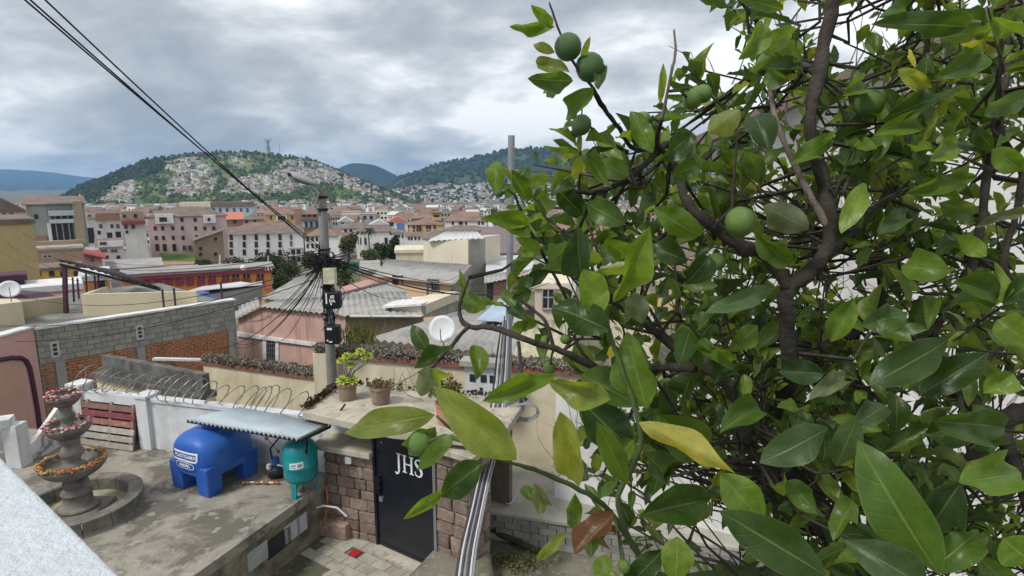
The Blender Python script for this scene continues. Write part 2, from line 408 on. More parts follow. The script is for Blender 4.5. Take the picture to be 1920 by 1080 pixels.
for k, mb in stuff.items():
    if mb.v: mb.obj('far_houses', SMATS, kind='stuff', label=GL[k][0].replace('house', 'houses').replace('tiny', 'mass of tiny').replace('small', 'many small'), cat='houses')
# ------------------------------------------------------------------ woods on the hill (one mass)
def blob(mb, c, rx, rz):
    ph = [random.uniform(.72, 1.2) for _ in range(13)]; vs = [(c[0], c[1], c[2]+rz*ph[12])]
    for k, (zz, rr) in enumerate(((.55,.75),(-.1,1.0))):
        for j in range(6):
            a = j*math.pi/3 + k*.5; q = rr*rx*ph[k*6+j]; vs.append((c[0]+q*math.cos(a), c[1]+q*math.sin(a), c[2]+rz*zz*ph[j]))
    fs = [(0,1+j,1+(j+1) % 6) for j in range(6)] + [(1+j,7+j,7+(j+1) % 6,1+(j+1) % 6) for j in range(6)]
    mb.add(vs, fs)
def leafy(name, a, b):
    m = bpy.data.materials.new(name); m.use_nodes = True; t = m.node_tree; bs = t.nodes['Principled BSDF']
    g = N(t, 'ShaderNodeNewGeometry'); bs.inputs['Roughness'].default_value = .8; bs.inputs['Specular IOR Level'].default_value = .15
    t.links.new(mixc(t, g.outputs['Random Per Island'], a, b), bs.inputs['Base Color']); MATS[name] = m; return m
m_wood = leafy('wood dark', (0.016,0.030,0.018), (0.05,0.065,0.03)); m_scrub = leafy('hill scrub', (0.035,0.06,0.025), (0.10,0.135,0.05))
mb = MB(); mb2 = MB()
FOR = [(104,380),(120,364),(165,338),(240,310),(300,292),(318,302),(300,322),(262,340),(230,350),(190,368),(160,386)]
for i in range(13000):
    u = random.uniform(90, 790); sk = pw(u, T_PAN); v = random.uniform(sk, 394)
    s = s_of(v, u, T_PAN, 394)
    f = inpoly(u, v, FOR); nn = mnoise.noise(Vector((u*0.035, v*0.06, 1.5)))
    ins = any(inpoly(u, v, P) for P, _ in HP[:5])
    top = v - sk < 14 and 240 < u < 720
    pr = 1.0 if f else (0.55 if top else (0.10 if ins else (0.55 if nn > 0.0 else 0.12)))
    if random.random() > pr: continue
    p = P_PAN(u, min(.995, s)); r = random.uniform(2.8, 5.4) * (1.2 if f else 1)
    blob(mb if f or (top and random.random() < .5) else mb2, (p.x, p.y, p.z + r*.6), r*random.uniform(.7,1.1), r*random.uniform(.8, 1.5))
mb.obj('hill_wood', m_wood, kind='stuff', label='dark wood covering the flank and crest of the green hill', cat='wood')
mb2.obj('hill_scrub', m_scrub, kind='stuff', label='bright green scrub and small trees on the hill', cat='scrub')
mb = MB()
for i in range(2600):
    u = random.uniform(690, 1350); sk = pw(u, T_RIDGE); v = lerp(sk, 395, random.random()**1.6); s = s_of(v, u, T_RIDGE, 402)
    p = P_RID(u, min(.995, s)); r = random.uniform(7, 13) * (1 if v < 345 else .6)
    blob(mb, (p.x, p.y, p.z + r*.4), r, r*random.uniform(.7,1.2))
mb.obj('ridge_wood', m_wood, kind='stuff', label='trees along the wooded ridge behind the suburb', cat='wood')
# statue on the hill: winged figure on a tall plinth
p = P_PAN(503, 1.0); s0 = PY(503, 287, p.y); h = PY(503, 258, p.y).z - s0.z
m_alu = mat('aluminium statue', (0.30,0.31,0.32), 0.6, 0.1, .2, 0)
st = empty('hilltop_statue', (s0.x, s0.y, s0.z), 0, 'grey winged statue standing on the top of the green hill', 'statue')
MB().lathe([(8,-4),(8,2),(6.4,3),(6.0,h*.3),(6.6,h*.31),(6.6,h*.33),(1,h*.335)], 12).obj('plinth', MATS['wall grey'], st)
MB().lathe([(5.2,h*.33),(5.4,h*.38),(3.4,h*.55),(2.6,h*.68),(3.4,h*.76),(3.0,h*.82),(1.2,h*.85),(1.9,h*.89),(1.7,h*.93),(0.1,h*.96)], 12).obj('figure', m_alu, st, True)
for s in (-1, 1):
    MB().prism([(s*1.5,0,h*.66),(s*6.0,0,h*.86),(s*11.0,0,h*.97),(s*10.2,0,h*.90),(s*6.6,0,h*.74),(s*2.6,0,h*.58)], (0,1.2,0)).obj('wing', m_alu, st)
q = PY(525, 290, p.y); MB().tube([q, q + Vector((0,0,PY(525,266,p.y).z-q.z))], [.9,.4], 6).obj('radio_mast', MATS['wall grey'], label='thin radio mast right of the winged hilltop statue', cat='mast')
# ------------------------------------------------------------------ air
mb = MB(); mb.box(-13500, 13500, -13500, 13500, -140, 460)
hz = mb.obj('haze', None, kind='stuff', label='thin bluish haze in the air over the valley', cat='haze')
hm = bpy.data.materials.new('haze air'); hm.use_nodes = True; t = hm.node_tree; t.nodes.clear()
o_ = N(t, 'ShaderNodeOutputMaterial'); pv = N(t, 'ShaderNodeVolumePrincipled'); t.links.new(pv.outputs[0], o_.inputs['Volume'])
pv.inputs['Color'].default_value = (0.34, 0.62, 1.0, 1); pv.inputs['Density'].default_value = 9.5e-5; pv.inputs['Anisotropy'].default_value = 0.2
hz.data.materials.clear(); hz.data.materials.append(hm)
# ================================================================== the old town, house by house
WM = {}
def window_mesh(w, h, style, dep=0.12):
    k = (round(w,1), round(h,1), style)
    if k in WM: return WM[k]
    fr = {'white': m_fram, 'brown': m_brn, 'dark': m_dark, 'stone': MATS['wall grey']}[style]
    mb = MB(); t = min(.16, w*.12); x = w/2
    mb.cur = 1; mb.box(-x, x, -.02, .02, 0, h)
    mb.cur = 0
    for a in ((-x-t, -x, -.10, .02, -t, h+t), (x, x+t, -.10, .02, -t, h+t), (-x, x, -.10, .02, h, h+t), (-x, x, -.14, .02, -t, 0)): mb.box(*a)
    if style != 'dark':
        mb.box(-.04, .04, -.06, .0, 0, h); mb.box(-x, -.04, -.06, .0, h*.55, h*.55+.07); mb.box(.04, x, -.06, .0, h*.55, h*.55+.07)
    WM[k] = mb.mesh('window', [fr, m_dark]); return WM[k]
def house(name, label, u0, u1, ve, vb, D, dep, wall, roof='hip', rv=10, rm=None, yaw=0, wins=(), over=.6, cat='house', base=8):
    """front face seen between pixels u0..u1, eave at ve, foot at vb, at distance D; rv = roof height in pixels"""
    uc = (u0 + u1) / 2; C = PY(uc, ve, D); zt = C.z; zb = PY(uc, vb, D).z; yaw += math.atan((960 - uc) / FPX) * (1 if D < 400 else .6)
    n = Vector((-math.sin(yaw), math.cos(yaw), 0)); a, b = PL(u0, ve, C, n), PL(u1, ve, C, n); w = (b.xy - a.xy).length
    root = empty(name, (0,0,0), 0, label, cat)
    M = Matrix.Translation(((a.x+b.x)/2, (a.y+b.y)/2, zb)) @ Matrix.Rotation(yaw, 4, 'Z'); root.matrix_basis = M
    h = zt - zb; x = w/2; wm = wall if not isinstance(wall, str) else MATS['wall ' + wall]; rm = rm or m_tile
    MB().box(-x, x, 0, dep, -base, h).obj('wall', wm, root)
    rh = rv * D / FPX; o = over; r = MB()
    if roof == 'hip':
        k = min(x*.9, dep/2)
        r.add([(-x-o,-o,h-.05),(x+o,-o,h-.05),(x+o,dep+o,h-.05),(-x-o,dep+o,h-.05),(-x+k,dep/2,h+rh),(x-k,dep/2,h+rh)], [(0,1,5,4),(2,3,4,5),(1,2,5),(3,0,4),(3,2,1,0)])
        r.box(-x-o-.03, x+o+.03, -o-.03, -o+.1, h-.25, h-.02)
    elif roof == 'gable':
        r.prism([(-x-o,-o,h-.1),(-x-o,dep/2,h+rh),(-x-o,dep+o,h-.1)], (w+2*o,0,0))
    elif roof == 'front':
        r.prism([(-x-o,-o,h-.1),(0,-o,h+rh),(x+o,-o,h-.1)], (0,dep+2*o,0))
    elif roof == 'shedr':
        r.prism([(-x-o,-o,h),(x+o,-o,h+rh),(x+o,-o,h+rh+.25),(-x-o,-o,h+.25)], (0,dep+2*o,0))
        MB().prism([(-x,0.02,h),(x,0.02,h),(x,0.02,h+rh*.97)], (0,dep-.04,0)).obj('gable', wm, root)
    elif roof == 'shedl':
        r.prism([(-x-o,-o,h+rh),(x+o,-o,h),(x+o,-o,h+.25),(-x-o,-o,h+rh+.25)], (0,dep+2*o,0))
        MB().prism([(-x,0.02,h),(x,0.02,h),(-x,0.02,h+rh*.97)], (0,dep-.04,0)).obj('gable', wm, root)
    elif roof == 'slope':
        r.prism([(-x-o,-o,h),(-x-o,dep,h+rh),(-x-o,dep,h+rh+.2),(-x-o,-o,h+.2)], (w+2*o,0,0))
        MB().prism([(-x,0.02,h),(-x,dep,h),(-x,dep,h+rh)], (w,0,0)).obj('gable', wm, root)
    else:
        r.box(-x-.15, x+.15, -.15, dep+.15, h+.0, h+.35)
        r.box(-x+.1, x-.1, .1, dep-.1, h+.35, h+.37)
    r.obj('roof', rm, root)
    Mi = M.inverted()
    for wd in wins:
        us, vv, pw_, ph_, sty = wd
        for v in vv:
            for u in us:
                # pixel on the (possibly turned) front plane
                n = M.to_3x3() @ Vector((0,1,0)); q = Mi @ PL(u, v, M.translation, n)
                sc = D / FPX; me = window_mesh(pw_*sc*math.cos(yaw), ph_*sc, sty)
                inst(me, 'window', root, (q.x, -.03, q.z - ph_*sc/2))
    return root
def span(a, b, n): return [a + (b-a)*i/(n-1) for i in range(n)]
def part_box(root, name, u0, u1, v0, v1, D, y0, y1, m):
    "a box on the front of a house: pixel rectangle at distance D, y0..y1 measured from the front plane"
    Mr = root.matrix_basis; n = Mr.to_3x3() @ Vector((0,1,0)); Mi = Mr.inverted()
    um = (u0+u1)/2; a, b = Mi @ PL(u0, (v0+v1)/2, Mr.translation, n), Mi @ PL(u1, (v0+v1)/2, Mr.translation, n)
    a.z, b.z = (Mi @ PL(um, v1, Mr.translation, n)).z, (Mi @ PL(um, v0, Mr.translation, n)).z
    return MB().box(a.x, b.x, y0, y1, a.z, b.z).obj(name, m, root)
m_red = mat('red painted roof', (0.36,0.07,0.055), 0.75, 0.15, 1.0, 0)
m_orr = mat('orange red awning', (0.52,0.19,0.14), 0.7, 0.1, 1.0, 0)
m_gren = mat('grey green render', (0.33,0.36,0.32), 0.9, 0.08, .4, 0, streak=(0.12,0.12,0.1,.4), sscale=.6)
m_ochre = mat('ochre render', (0.47,0.38,0.19), 0.9, 0.07, .8, 0.1, streak=(0.30,0.24,0.14,.35), sscale=.8)
m_pinkc = mat('old pink render', (0.70,0.53,0.51), 0.9, 0.06, .3, 0, streak=(0.35,0.25,0.23,.4), sscale=.5)
m_whtc = mat('old limewash', (0.80,0.80,0.80), 0.9, 0.05, .4, 0, streak=(0.42,0.42,0.42,.5), sscale=.5)
m_tanm = mat('bare mud wall', (0.30,0.23,0.15), 0.95, 0.15, .5, 0)
m_conc = mat('bare concrete', (0.34,0.33,0.31), 0.9, 0.15, 1.0, 0.1)
m_maroon = mat('maroon paint', (0.27,0.045,0.075), 0.8, 0.08, 1, 0)
m_orange = mat('orange paint', (0.66,0.30,0.09), 0.85, 0.07, 1, 0)

house('gabled_house', 'pale yellow gabled house with grey roof at the far left edge', -40, 47, 397, 470, 150, 16, 'cream', 'front', 26, m_tile2, 0, [((8,22),(402,),6,7,'white')])
# grey green block with open concrete floors
r = house('apartment_block', 'grey green block with open bare concrete floors and dark voids', 48, 158, 384, 470, 150, 14, m_gren, 'slope', 13, m_tile2, 0, [((68,),(406,),6,7,'dark')])
part_box(r, 'void', 89, 137, 393, 400, 150, -.12, .02, m_dark)
part_box(r, 'void', 96, 136, 405, 410, 150, -.12, .02, m_dark); part_box(r, 'void', 98, 138, 419, 452, 150, -.12, .02, m_dark)
part_box(r, 'balcony', 90, 139, 394, 404, 150, -.9, -.15, m_lite); part_box(r, 'balcony', 92, 139, 411, 418, 150, -.9, -.15, m_lite)
part_box(r, 'balcony', 90, 97, 418, 456, 150, -.6, -.05, MATS['wall white']); part_box(r, 'floor_slab', 88, 140, 379, 382.5, 150, -1.2, .2, m_conc)
for u in (104, 116, 128): part_box(r, 'column', u, u+2, 393, 455, 150, -.45, -.13, m_conc)
part_box(r, 'tower', 139, 157, 376, 456, 150, -.7, 3, MATS['wall tan']); part_box(r, 'parapet', 60, 88, 441, 452, 150, -.6, -.05, MATS['wall brick'])
p = PY(152, 384, 175); mm = MB(); mm.lathe([(.9,-6),(.9,.6),(.6,.8),(.55,1.6),(.3,2.2),(.06,3.2)], 10); mm.obj('church_pinnacle', MATS['wall white'], loc=p, label='small white pinnacle rising behind the grey green block', cat='pinnacle')
house('brick_house', 'white house with brown brick top storey and dark garage opening', 158, 228, 408, 468, 190, 14, 'white', 'gable', 9, m_tile2, 0, [((168,),(404.5,),4,3,'brown'),((189,210,221),(424,),5.5,7,'stone'),((186,),(436,),5,6,'dark')])
r = bpy.data.objects['brick_house']; part_box(r, 'garage_opening', 164, 177, 427, 456, 190, -.12, .02, m_dark); part_box(r, 'brick_storey', 179, 226, 399, 413, 190, -1.0, .2, MATS['wall brick'])
part_box(r, 'garage_opening', 201, 211, 436, 452, 190, -.12, .02, m_dark); part_box(r, 'garage_opening', 217, 227, 434, 446, 190, -.12, .02, m_dark)
house('tan_house', 'white house with tan attic storey and red lower roof beside the brick one', 229, 272, 411, 470, 188, 12, 'white', 'gable', 13, m_tile2, 0, [((236,250),(425,),5.5,8,'stone'),((238,),(435,),4,5,'dark')])
r = bpy.data.objects['tan_house']; part_box(r, 'attic', 228, 269, 396, 411.5, 188, -.5, 1, MATS['wall tan']); part_box(r, 'window', 251, 257, 401, 408, 188, -.62, -.4, m_dark); part_box(r, 'window', 231, 236, 402, 408, 188, -.62, -.4, m_dark); part_box(r, 'lower_roof', 228, 273, 414, 420, 188, -1.8, .0, m_red)
r = house('pink_convent', 'long pink convent with four rows of small windows and brown tile roof', 276, 424, 405, 476, 215, 18, m_pinkc, 'hip', 16, m_tile2, 0,
      [((291,305,324,342,367,384,401),(428,),4.6,6.5,'brown'),((293,306.5,325,343.5),(446,),4.6,6.5,'brown'),((341,366,),(412,),5,6,'brown'),((295,309,327),(464,),6,12,'brown'),((346,356),(465,),6,9,'stone'),((369,385),(443,),4,4,'brown')])
part_box(r, 'attic_bay', 291, 325, 401, 419, 215, -1.5, .3, MATS['wall white']); part_box(r, 'attic_window', 299, 313, 407, 415, 215, -1.7, -1.4, m_dark)
part_box(r, 'attic_bay', 381, 404, 403, 418, 215, -1.5, .3, MATS['wall white']); part_box(r, 'attic_window', 389, 394, 408, 414, 215, -1.7, -1.4, m_dark)
house('blue_palace', 'long pale blue and cream palace with tall windows above the pink convent', 337, 473, 388, 420, 420, 20, 'blue', 'flat', 0, m_tile, 0, [((358,373,387),(393,),4,4,'dark'),((401,413,426,439,452,464),(394,),4,7,'stone')])
r = bpy.data.objects['blue_palace']; part_box(r, 'cream_wing', 336, 395, 379, 389, 420, -.6, 8, MATS['wall cream']); part_box(r, 'cornice', 394, 474, 379, 388, 420, -.4, 9, m_tile2)
house('awning_house', 'brown house with bright orange red sloping roof right of the pink convent', 408, 456, 412, 440, 310, 11, 'brick', 'slope', 12, m_orr, 0, [((420,440),(416,),5,5,'dark')])
house('dark_tile_house', 'low house with dark tile roof beside the orange red roof', 455, 494, 411, 440, 312, 11, 'tan', 'hip', 9, m_tile2, 0, [((462,478),(415,),4,5,'dark')])
house('yellow_house', 'bright yellow house with tile roof and arched balcony', 497, 556, 402, 440, 320, 14, mat('bright yellow render', (0.62,0.50,0.20), .9, .06, .5, 0), 'gable', 13, m_tile, 0, [((508,548),(408,),4,7,'stone')])
r = bpy.data.objects['yellow_house']; part_box(r, 'balcony', 518, 538, 404, 414, 320, -.9, .1, MATS['wall white']); part_box(r, 'balcony_door', 521, 535, 405, 412, 320, -1.1, -.8, m_dark)
house('salmon_house', 'salmon house with row of four windows over a blue ground floor', 566, 618, 401, 442, 300, 14, 'brick', 'hip', 11, m_tile, 0, [((570,580,590,600,610),(404,),4.2,5,'dark')])
r = bpy.data.objects['salmon_house']; part_box(r, 'balcony_roof', 564, 619, 409, 412, 300, -2.4, .1, m_tile2); part_box(r, 'blue_storey', 566, 618, 412, 426, 300, -.6, .05, MATS['wall blue'])
for u in (572, 582, 592, 602): part_box(r, 'door', u, u+4, 415, 426, 300, -.75, -.5, m_dark)
part_box(r, 'side_wing', 553, 566, 391, 425, 300, 0, 10, MATS['wall brick'])
house('tan_gable_house', 'windowed mud wall house end with slanting roof beside the white convent', 364, 419, 452, 500, 204, 12, m_tanm, 'shedr', 19, m_tile2, 0, [((376,),(466,476.5),4.5,5,'dark'),((404,),(448,476),4.5,5,'dark')])
r = house('white_convent', 'long white convent with three rows of tall brown windows', 420, 568, 438, 505, 258, 16, m_whtc, 'gable', 12, m_tile2, 0,
      [((433.5,458,480.5,502.5,525),(444.5,458.5,473),5,10,'brown'),((546,),(445,457),4,9,'stone')])
part_box(r, 'porch', 541, 568, 464, 466.5, 258, -3.2, -.02, m_conc)
for u in (544, 554, 564): part_box(r, 'porch_column', u, u+1.6, 466.5, 496, 258, -3.1, -2.6, MATS['wall white'])
part_box(r, 'porch', 541, 568, 477, 479.5, 258, -3.2, -.02, MATS['wall white']); part_box(r, 'porch_window', 546, 553, 467, 476, 258, -.2, .02, m_dark); part_box(r, 'porch_window', 556, 563, 467, 476, 258, -.2, .02, m_dark)
part_box(r, 'porch_window', 546, 563, 480, 492, 258, -.2, .02, m_dark)
house('rear_wing', 'brown tiled rear range rising behind the white convent roof', 440, 560, 429, 452, 285, 14, 'tan', 'hip', 11, m_tile, 0)
house('white_corner_house', 'white house with broad brown roof behind the utility pole', 571, 634, 442, 500, 262, 16, m_whtc, 'hip', 15, m_tile, -.12, [((577,586,594),(448,461),3.6,7,'brown')])
house('colonial_house', 'white colonial house with tall columned front beside the palm', 667, 742, 434, 478, 270, 14, 'white', 'hip', 9, m_tile2, 0, [((671,680,692,733),(427.5+9,),4,6,'brown'),((674,684,724),(452,),5,12,'dark')])
r = bpy.data.objects['colonial_house']
for u in (673, 681, 690, 699): part_box(r, 'column', u, u+2.2, 438, 470, 270, -2.2, -1.6, MATS['wall white'])
house('long_tile_house', 'white house with grey brown roof between pole and palm', 640, 700, 428, 460, 300, 12, 'white', 'hip', 9, m_tile2, 0, [((648,658,668,678),(432,),4,5,'dark')])
house('yellow_hotel', 'golden yellow hotel with paired balcony windows and small tower', 768, 832, 421, 446, 300, 16, mat('golden render', (0.68,0.47,0.20), .9, .05, .5, 0), 'hip', 10, m_tile, 0, [((776,783,788,801,806,815),(426,),3.4,6,'brown'),((776,783,788,801,806,815),(435,),3.4,6,'brown')])
r = bpy.data.objects['yellow_hotel']; part_box(r, 'tower', 810, 828, 401, 414, 300, 6, 11, MATS['golden render']); part_box(r, 'tower_roof', 807, 831, 398.5, 401.2, 300, 5, 12, m_tile); part_box(r, 'tower_window', 814, 824, 404, 408, 300, 5.85, 6.05, m_dark); part_box(r, 'balcony_rail', 780, 792, 429, 430, 300, -1.0, -.05, m_brn)
house('orange_gable_house', 'white house with orange gable and blue painted side', 726, 764, 416, 446, 320, 12, 'white', 'front', 10, m_orr, 0, [((734,),(420,),6,7,'dark'),((750,),(421,),3,5,'dark')])
r = bpy.data.objects['orange_gable_house']; part_box(r, 'blue_panel', 744, 758, 419, 432, 320, -.3, .02, mat('blue paint', (0.12,0.22,0.55), .8, .1, 1, 0))
house('tile_range', 'broad red tiled roofs rising left of the golden hotel tower', 772, 826, 409, 430, 345, 16, 'brick', 'hip', 12, m_tile, 0)
house('white_range', 'long white house with tile roof and dark doorways beside the steel pole', 834, 912, 414, 430, 330, 14, 'white', 'hip', 9, m_tile, 0, [((849,862,866,874,898,905),(418,),3.2,6,'dark')])
house('brown_roof_range', 'long low dark brown tiled range below the white house', 830, 916, 432, 450, 230, 10, 'cream', 'hip', 8, m_tile2, 0)
house('red_eave_house', 'low white house with red tile eave among trees', 760, 806, 441, 462, 235, 9, 'white', 'gable', 5, m_tile, 0, [((767,772,779,786,796),(447,),2.6,5,'dark')])
house('low_white_house', 'small white house with three windows left of the red eave house', 736, 760, 436, 466, 255, 9, 'white', 'hip', 5, m_tile2, 0, [((741,748,755),(443,),2.6,5,'dark')])
house('grey_block_house', 'grey flat roofed blocks behind the pole top', 640, 676, 398, 425, 420, 14, 'cream', 'flat', 0, m_flat, 0, [((645,654,664),(405,),4,4,'dark')])
house('grey_box_house', 'grey concrete box house right of the cream flat roofs', 676, 704, 402, 425, 415, 14, 'grey', 'flat', 0, m_flat, 0, [((684,696),(408,),5,6,'dark')])
house('pale_gable_house', 'white gabled house with one dark window right behind the pole', 634, 662, 416, 440, 320, 10, 'white', 'front', 9, m_lite, 0, [((642,),(417,),4,4,'dark')])
house('cream_gable_house', 'cream gable house between the palm and the orange gable', 694, 727, 421, 446, 310, 10, 'cream', 'front', 9, m_lite, 0)
house('small_pink_house', 'small pink house with red sloping roof and grey window', 157, 191, 487, 530, 95, 8, mat('pale pink render', (0.66,0.48,0.48), .9, .05, .8, 0), 'shedl', 12, m_red, 0, [((173,),(487,),7,6,'stone')])
house('white_pink_house', 'two storey white and pink house with grey tile gable roof', 184, 231, 462, 520, 125, 9, mat('white pink render', (0.68,0.58,0.55), .9, .05, .8, 0), 'gable', 13, m_tile2, 0, [((195,214),(470,),11,5,'stone'),((193,),(455.5+9,),1,1,'dark'),((200,222),(482,),6,5,'dark')])
r = bpy.data.objects['white_pink_house']; part_box(r, 'upper_bay', 184, 231, 452, 462.5, 125, -.3, .2, MATS['wall white']); part_box(r, 'upper_window', 187, 200, 453, 459, 125, -.45, -.2, m_brn)
house('beige_store', 'beige flat roofed store between red roof and white pink house', 160, 236, 471, 500, 140, 10, 'cream', 'flat', 0, m_flat, 0)
r = house('tan_terrace_house', 'tan terraced house with one wide window left of the small pink house', 58, 156, 470, 545, 84, 12, mat('tan render', (0.42,0.31,0.21), .9, .06, .6, 0, streak=(.28,.2,.14,.3), sscale=.5), 'flat', 0, MATS['wall tan'], 0, [((89,),(480,),16,5,'white')])
part_box(r, 'parapet', 58, 156, 452, 460, 84, .5, 1.2, MATS['wall tan']); part_box(r, 'sill_band', 62, 120, 463, 467, 84, -.25, -.02, m_lite); part_box(r, 'sill_band', 128, 155, 460, 465, 84, -.3, -.02, m_lite)
part_box(r, 'eave', 62, 156, 499, 504, 84, -2.2, -.05, m_tile2)
r = house('yellow_band_house', 'yellow ground floor with dark windows below the tan terraced house', 64, 154, 506, 545, 76, 6, mat('amber render', (0.62,0.40,0.10), .9, .05, 1, 0), 'flat', 0, m_tile2, 0, [((72,97,118,143),(513,),8,9,'dark')])
house('ochre_house', 'tall blank ochre wall of the house at the left edge', -60, 62, 421, 560, 44, 9, m_ochre, 'flat', 0, m_tile2, .03)
# maroon and orange school
D = 92; r = house('school_building', 'long maroon and orange building with a row of dark windows', 225, 508, 511, 590, D, 5.5, m_orange, 'slope', 3, m_flat, -.02, base=5)
n = r.matrix_basis.to_3x3() @ Vector((0,1,0)); Mi = r.matrix_basis.inverted()
def onfront(u, v): return Mi @ PL(u, v, r.matrix_basis.translation, n)
def fbox(name, u0, u1, v0, v1, y0, y1, m):
    a, b = onfront(u0, v1), onfront(u1, v0); return MB().box(a.x, b.x, y0, y1, a.z, b.z).obj(name, m, r)
a = onfront(374, 511).z; 
MB().box(onfront(235,512).x, onfront(512,512).x, -.55, -.02, a-.55, a+.35).obj('fascia', m_maroon, r)
MB().box(onfront(235,512).x, onfront(512,512).x, -.7, -.1, a+.36, a+.5).obj('eave_slab', m_conc, r)
for u in (275, 296, 316, 336, 356, 377, 398, 423, 442, 462, 488):
    w_ = 12; fbox('window', u-w_/2, u+w_/2, 513.5, 521.5, -.13, .02, m_dark); fbox('spandrel', u-w_/2-1, u+w_/2+1, 522, 536, -.28, .02, m_maroon)
    x = onfront(u, 515); MB().box(x.x-.04, x.x+.04, -.2, -.13, onfront(u,521.5).z, onfront(u,513.5).z).obj('mullion', m_fram, r)
fbox('red_sign', 497, 507, 536, 541, -.5, -.2, m_orr)
p = PY(456, 502, 93); MB().ball(p, .45, 10, 6).obj('roof_globe', MATS['wall white'], label='small white globe lamp on the school roof', cat='lamp')
for i, (u, v0, v1) in enumerate(((412, 478, 507), (503, 480, 507))):
    b, tp = PY(u, v1, 94), PY(u, v0, 94); mb = MB(); mb.tube([b, tp], .09, 6)
    for s in (-1, 1): mb.tube([b + Vector((s*.55,0,0)), b.lerp(tp, .7)], .04, 5)
    mb.obj('roof_antenna', MATS['wall white'], label='white guyed antenna mast %s the school roof' % ('in the middle of', 'at the right end of')[i], cat='antenna')
r = house('white_annex', 'pale sheet clad annex roof behind the black canopy', 205, 300, 503, 545, 100, 7, m_lite, 'slope', 8, m_flat, 0)
house('grey_annex', 'low grey wall with rounded vents left of the school', 300, 372, 508, 545, 104, 5, m_conc, 'flat', 0, m_flat, 0)
# lawn bank under the pink convent
mb = MB(); a, b, c, d = PY(298,490,190), PY(366,490,190), PY(362,474,210), PY(300,474,210); mb.prism([a,b,c,d], (0,0,-6)); mb.obj('lawn_bank', mat('lawn', (0.10,0.16,0.03), .95, .25, .4, 0), kind='structure')
mb = MB(); a, b, c, d = PY(290,502,180), PY(372,502,180), PY(366,490.3,190), PY(298,490.3,190); mb.prism([a,b,c,d], (0,0,-6)); mb.obj('brick_bank', MATS['wall brick'], kind='structure')
# ------------------------------------------------------------------ town trees
m_bark = mat('grey brown bark', (0.10,0.075,0.055), .95, .25, 4, .4, 30)
def leafcards(mb, c, rad, n, size, seed, gaps=.25):
    rnd = random.Random(seed)
    for i in range(n):
        d = Vector((rnd.gauss(0,1), rnd.gauss(0,1), rnd.gauss(0,1))).normalized() * (rnd.random() ** .4)
        p = Vector((c[0]+d.x*rad[0], c[1]+d.y*rad[1], c[2]+d.z*rad[2]))
        if mnoise.noise(p*(1.6/max(rad)) + Vector((seed,0,0))) < -gaps: continue
        q = Vector((rnd.gauss(0,1), rnd.gauss(0,1), rnd.gauss(.5,1))).normalized(); x = q.orthogonal().normalized(); y = q.cross(x); s = size*rnd.uniform(.5,1.3)
        a = rnd.uniform(0,6.3); x, y = x*math.cos(a)+y*math.sin(a), y*math.cos(a)-x*math.sin(a)
        mb.add([p-x*s, p-y*s*.5, p+x*s, p+y*s*.5], [(0,1,2,3)])
m_lf1 = leafy('town leaves', (0.025,0.045,0.018), (0.075,0.11,0.035)); m_lf2 = leafy('town leaves light', (0.06,0.085,0.02), (0.13,0.17,0.05))
def tree(label, u, vt, vb, D, wpx, m=None, lobes=5, seed=0, name='broadleaf_tree'):
    b, t = PY(u, vb, D), PY(u, vt, D); H = t.z - b.z; w = wpx * D / FPX / 2
    root = empty(name, b, 0, label, 'tree'); rnd = random.Random(seed)
    mb = MB(); mb.tube([(0,0,-4),(0,0,0),(.1*w,0,H*.45)], [.06*H,.05*H,.03*H], 7)
    cr = MB()
    for i in range(lobes):
        c = (rnd.uniform(-.6,.6)*w, rnd.uniform(-.5,.5)*w, H*rnd.uniform(.25,.75)); rr = (w*rnd.uniform(.5,.7), w*rnd.uniform(.45,.65), H*rnd.uniform(.24,.36))
        mb.tube([(.05*w,0,H*.3), (c[0]*.8, c[1]*.8, c[2])], [.025*H,.01*H], 5)
        leafcards(cr, c, rr, 420, max(.3, .06*H), seed*7+i)
    mb.obj('trunk', m_bark, root); cr.obj('crown', m or m_lf1, root); return root
tree('dark bushy tree before the left end of the white convent', 452, 478, 520, 150, 70, seed=1)
tree('broad dark tree before the middle of the white convent', 505, 468, 525, 145, 90, seed=2, lobes=7)
tree('low dark tree at the foot of the convent porch', 545, 490, 530, 135, 50, seed=3)
tree('round olive green tree right of the utility pole', 654, 430, 476, 200, 32, leafy('olive leaves', (0.06,0.065,0.025),(0.13,0.13,0.05)), seed=4)
tree('leafy green tree behind the utility pole boxes', 648, 488, 545, 95, 50, m_lf2, seed=5)
tree('dark tree before the columned colonial house', 715, 452, 492, 200, 34, seed=6); tree('dark tree at the right of the colonial house', 742, 440, 490, 205, 30, seed=7)
tree('spreading dark tree above the cream wall', 776, 458, 492, 190, 60, seed=8); tree('small tree under the colonial house columns', 695, 462, 496, 190, 34, m_lf2, seed=9)
tree('low green tree beside the school end wall', 524, 510, 560, 100, 44, m_lf2, seed=10); tree('shrubby tree on the bank by the tan mud house', 385, 484, 512, 170, 50, seed=12)
tree('tree behind the convent porch left of the pole', 590, 470, 520, 160, 44, seed=13)
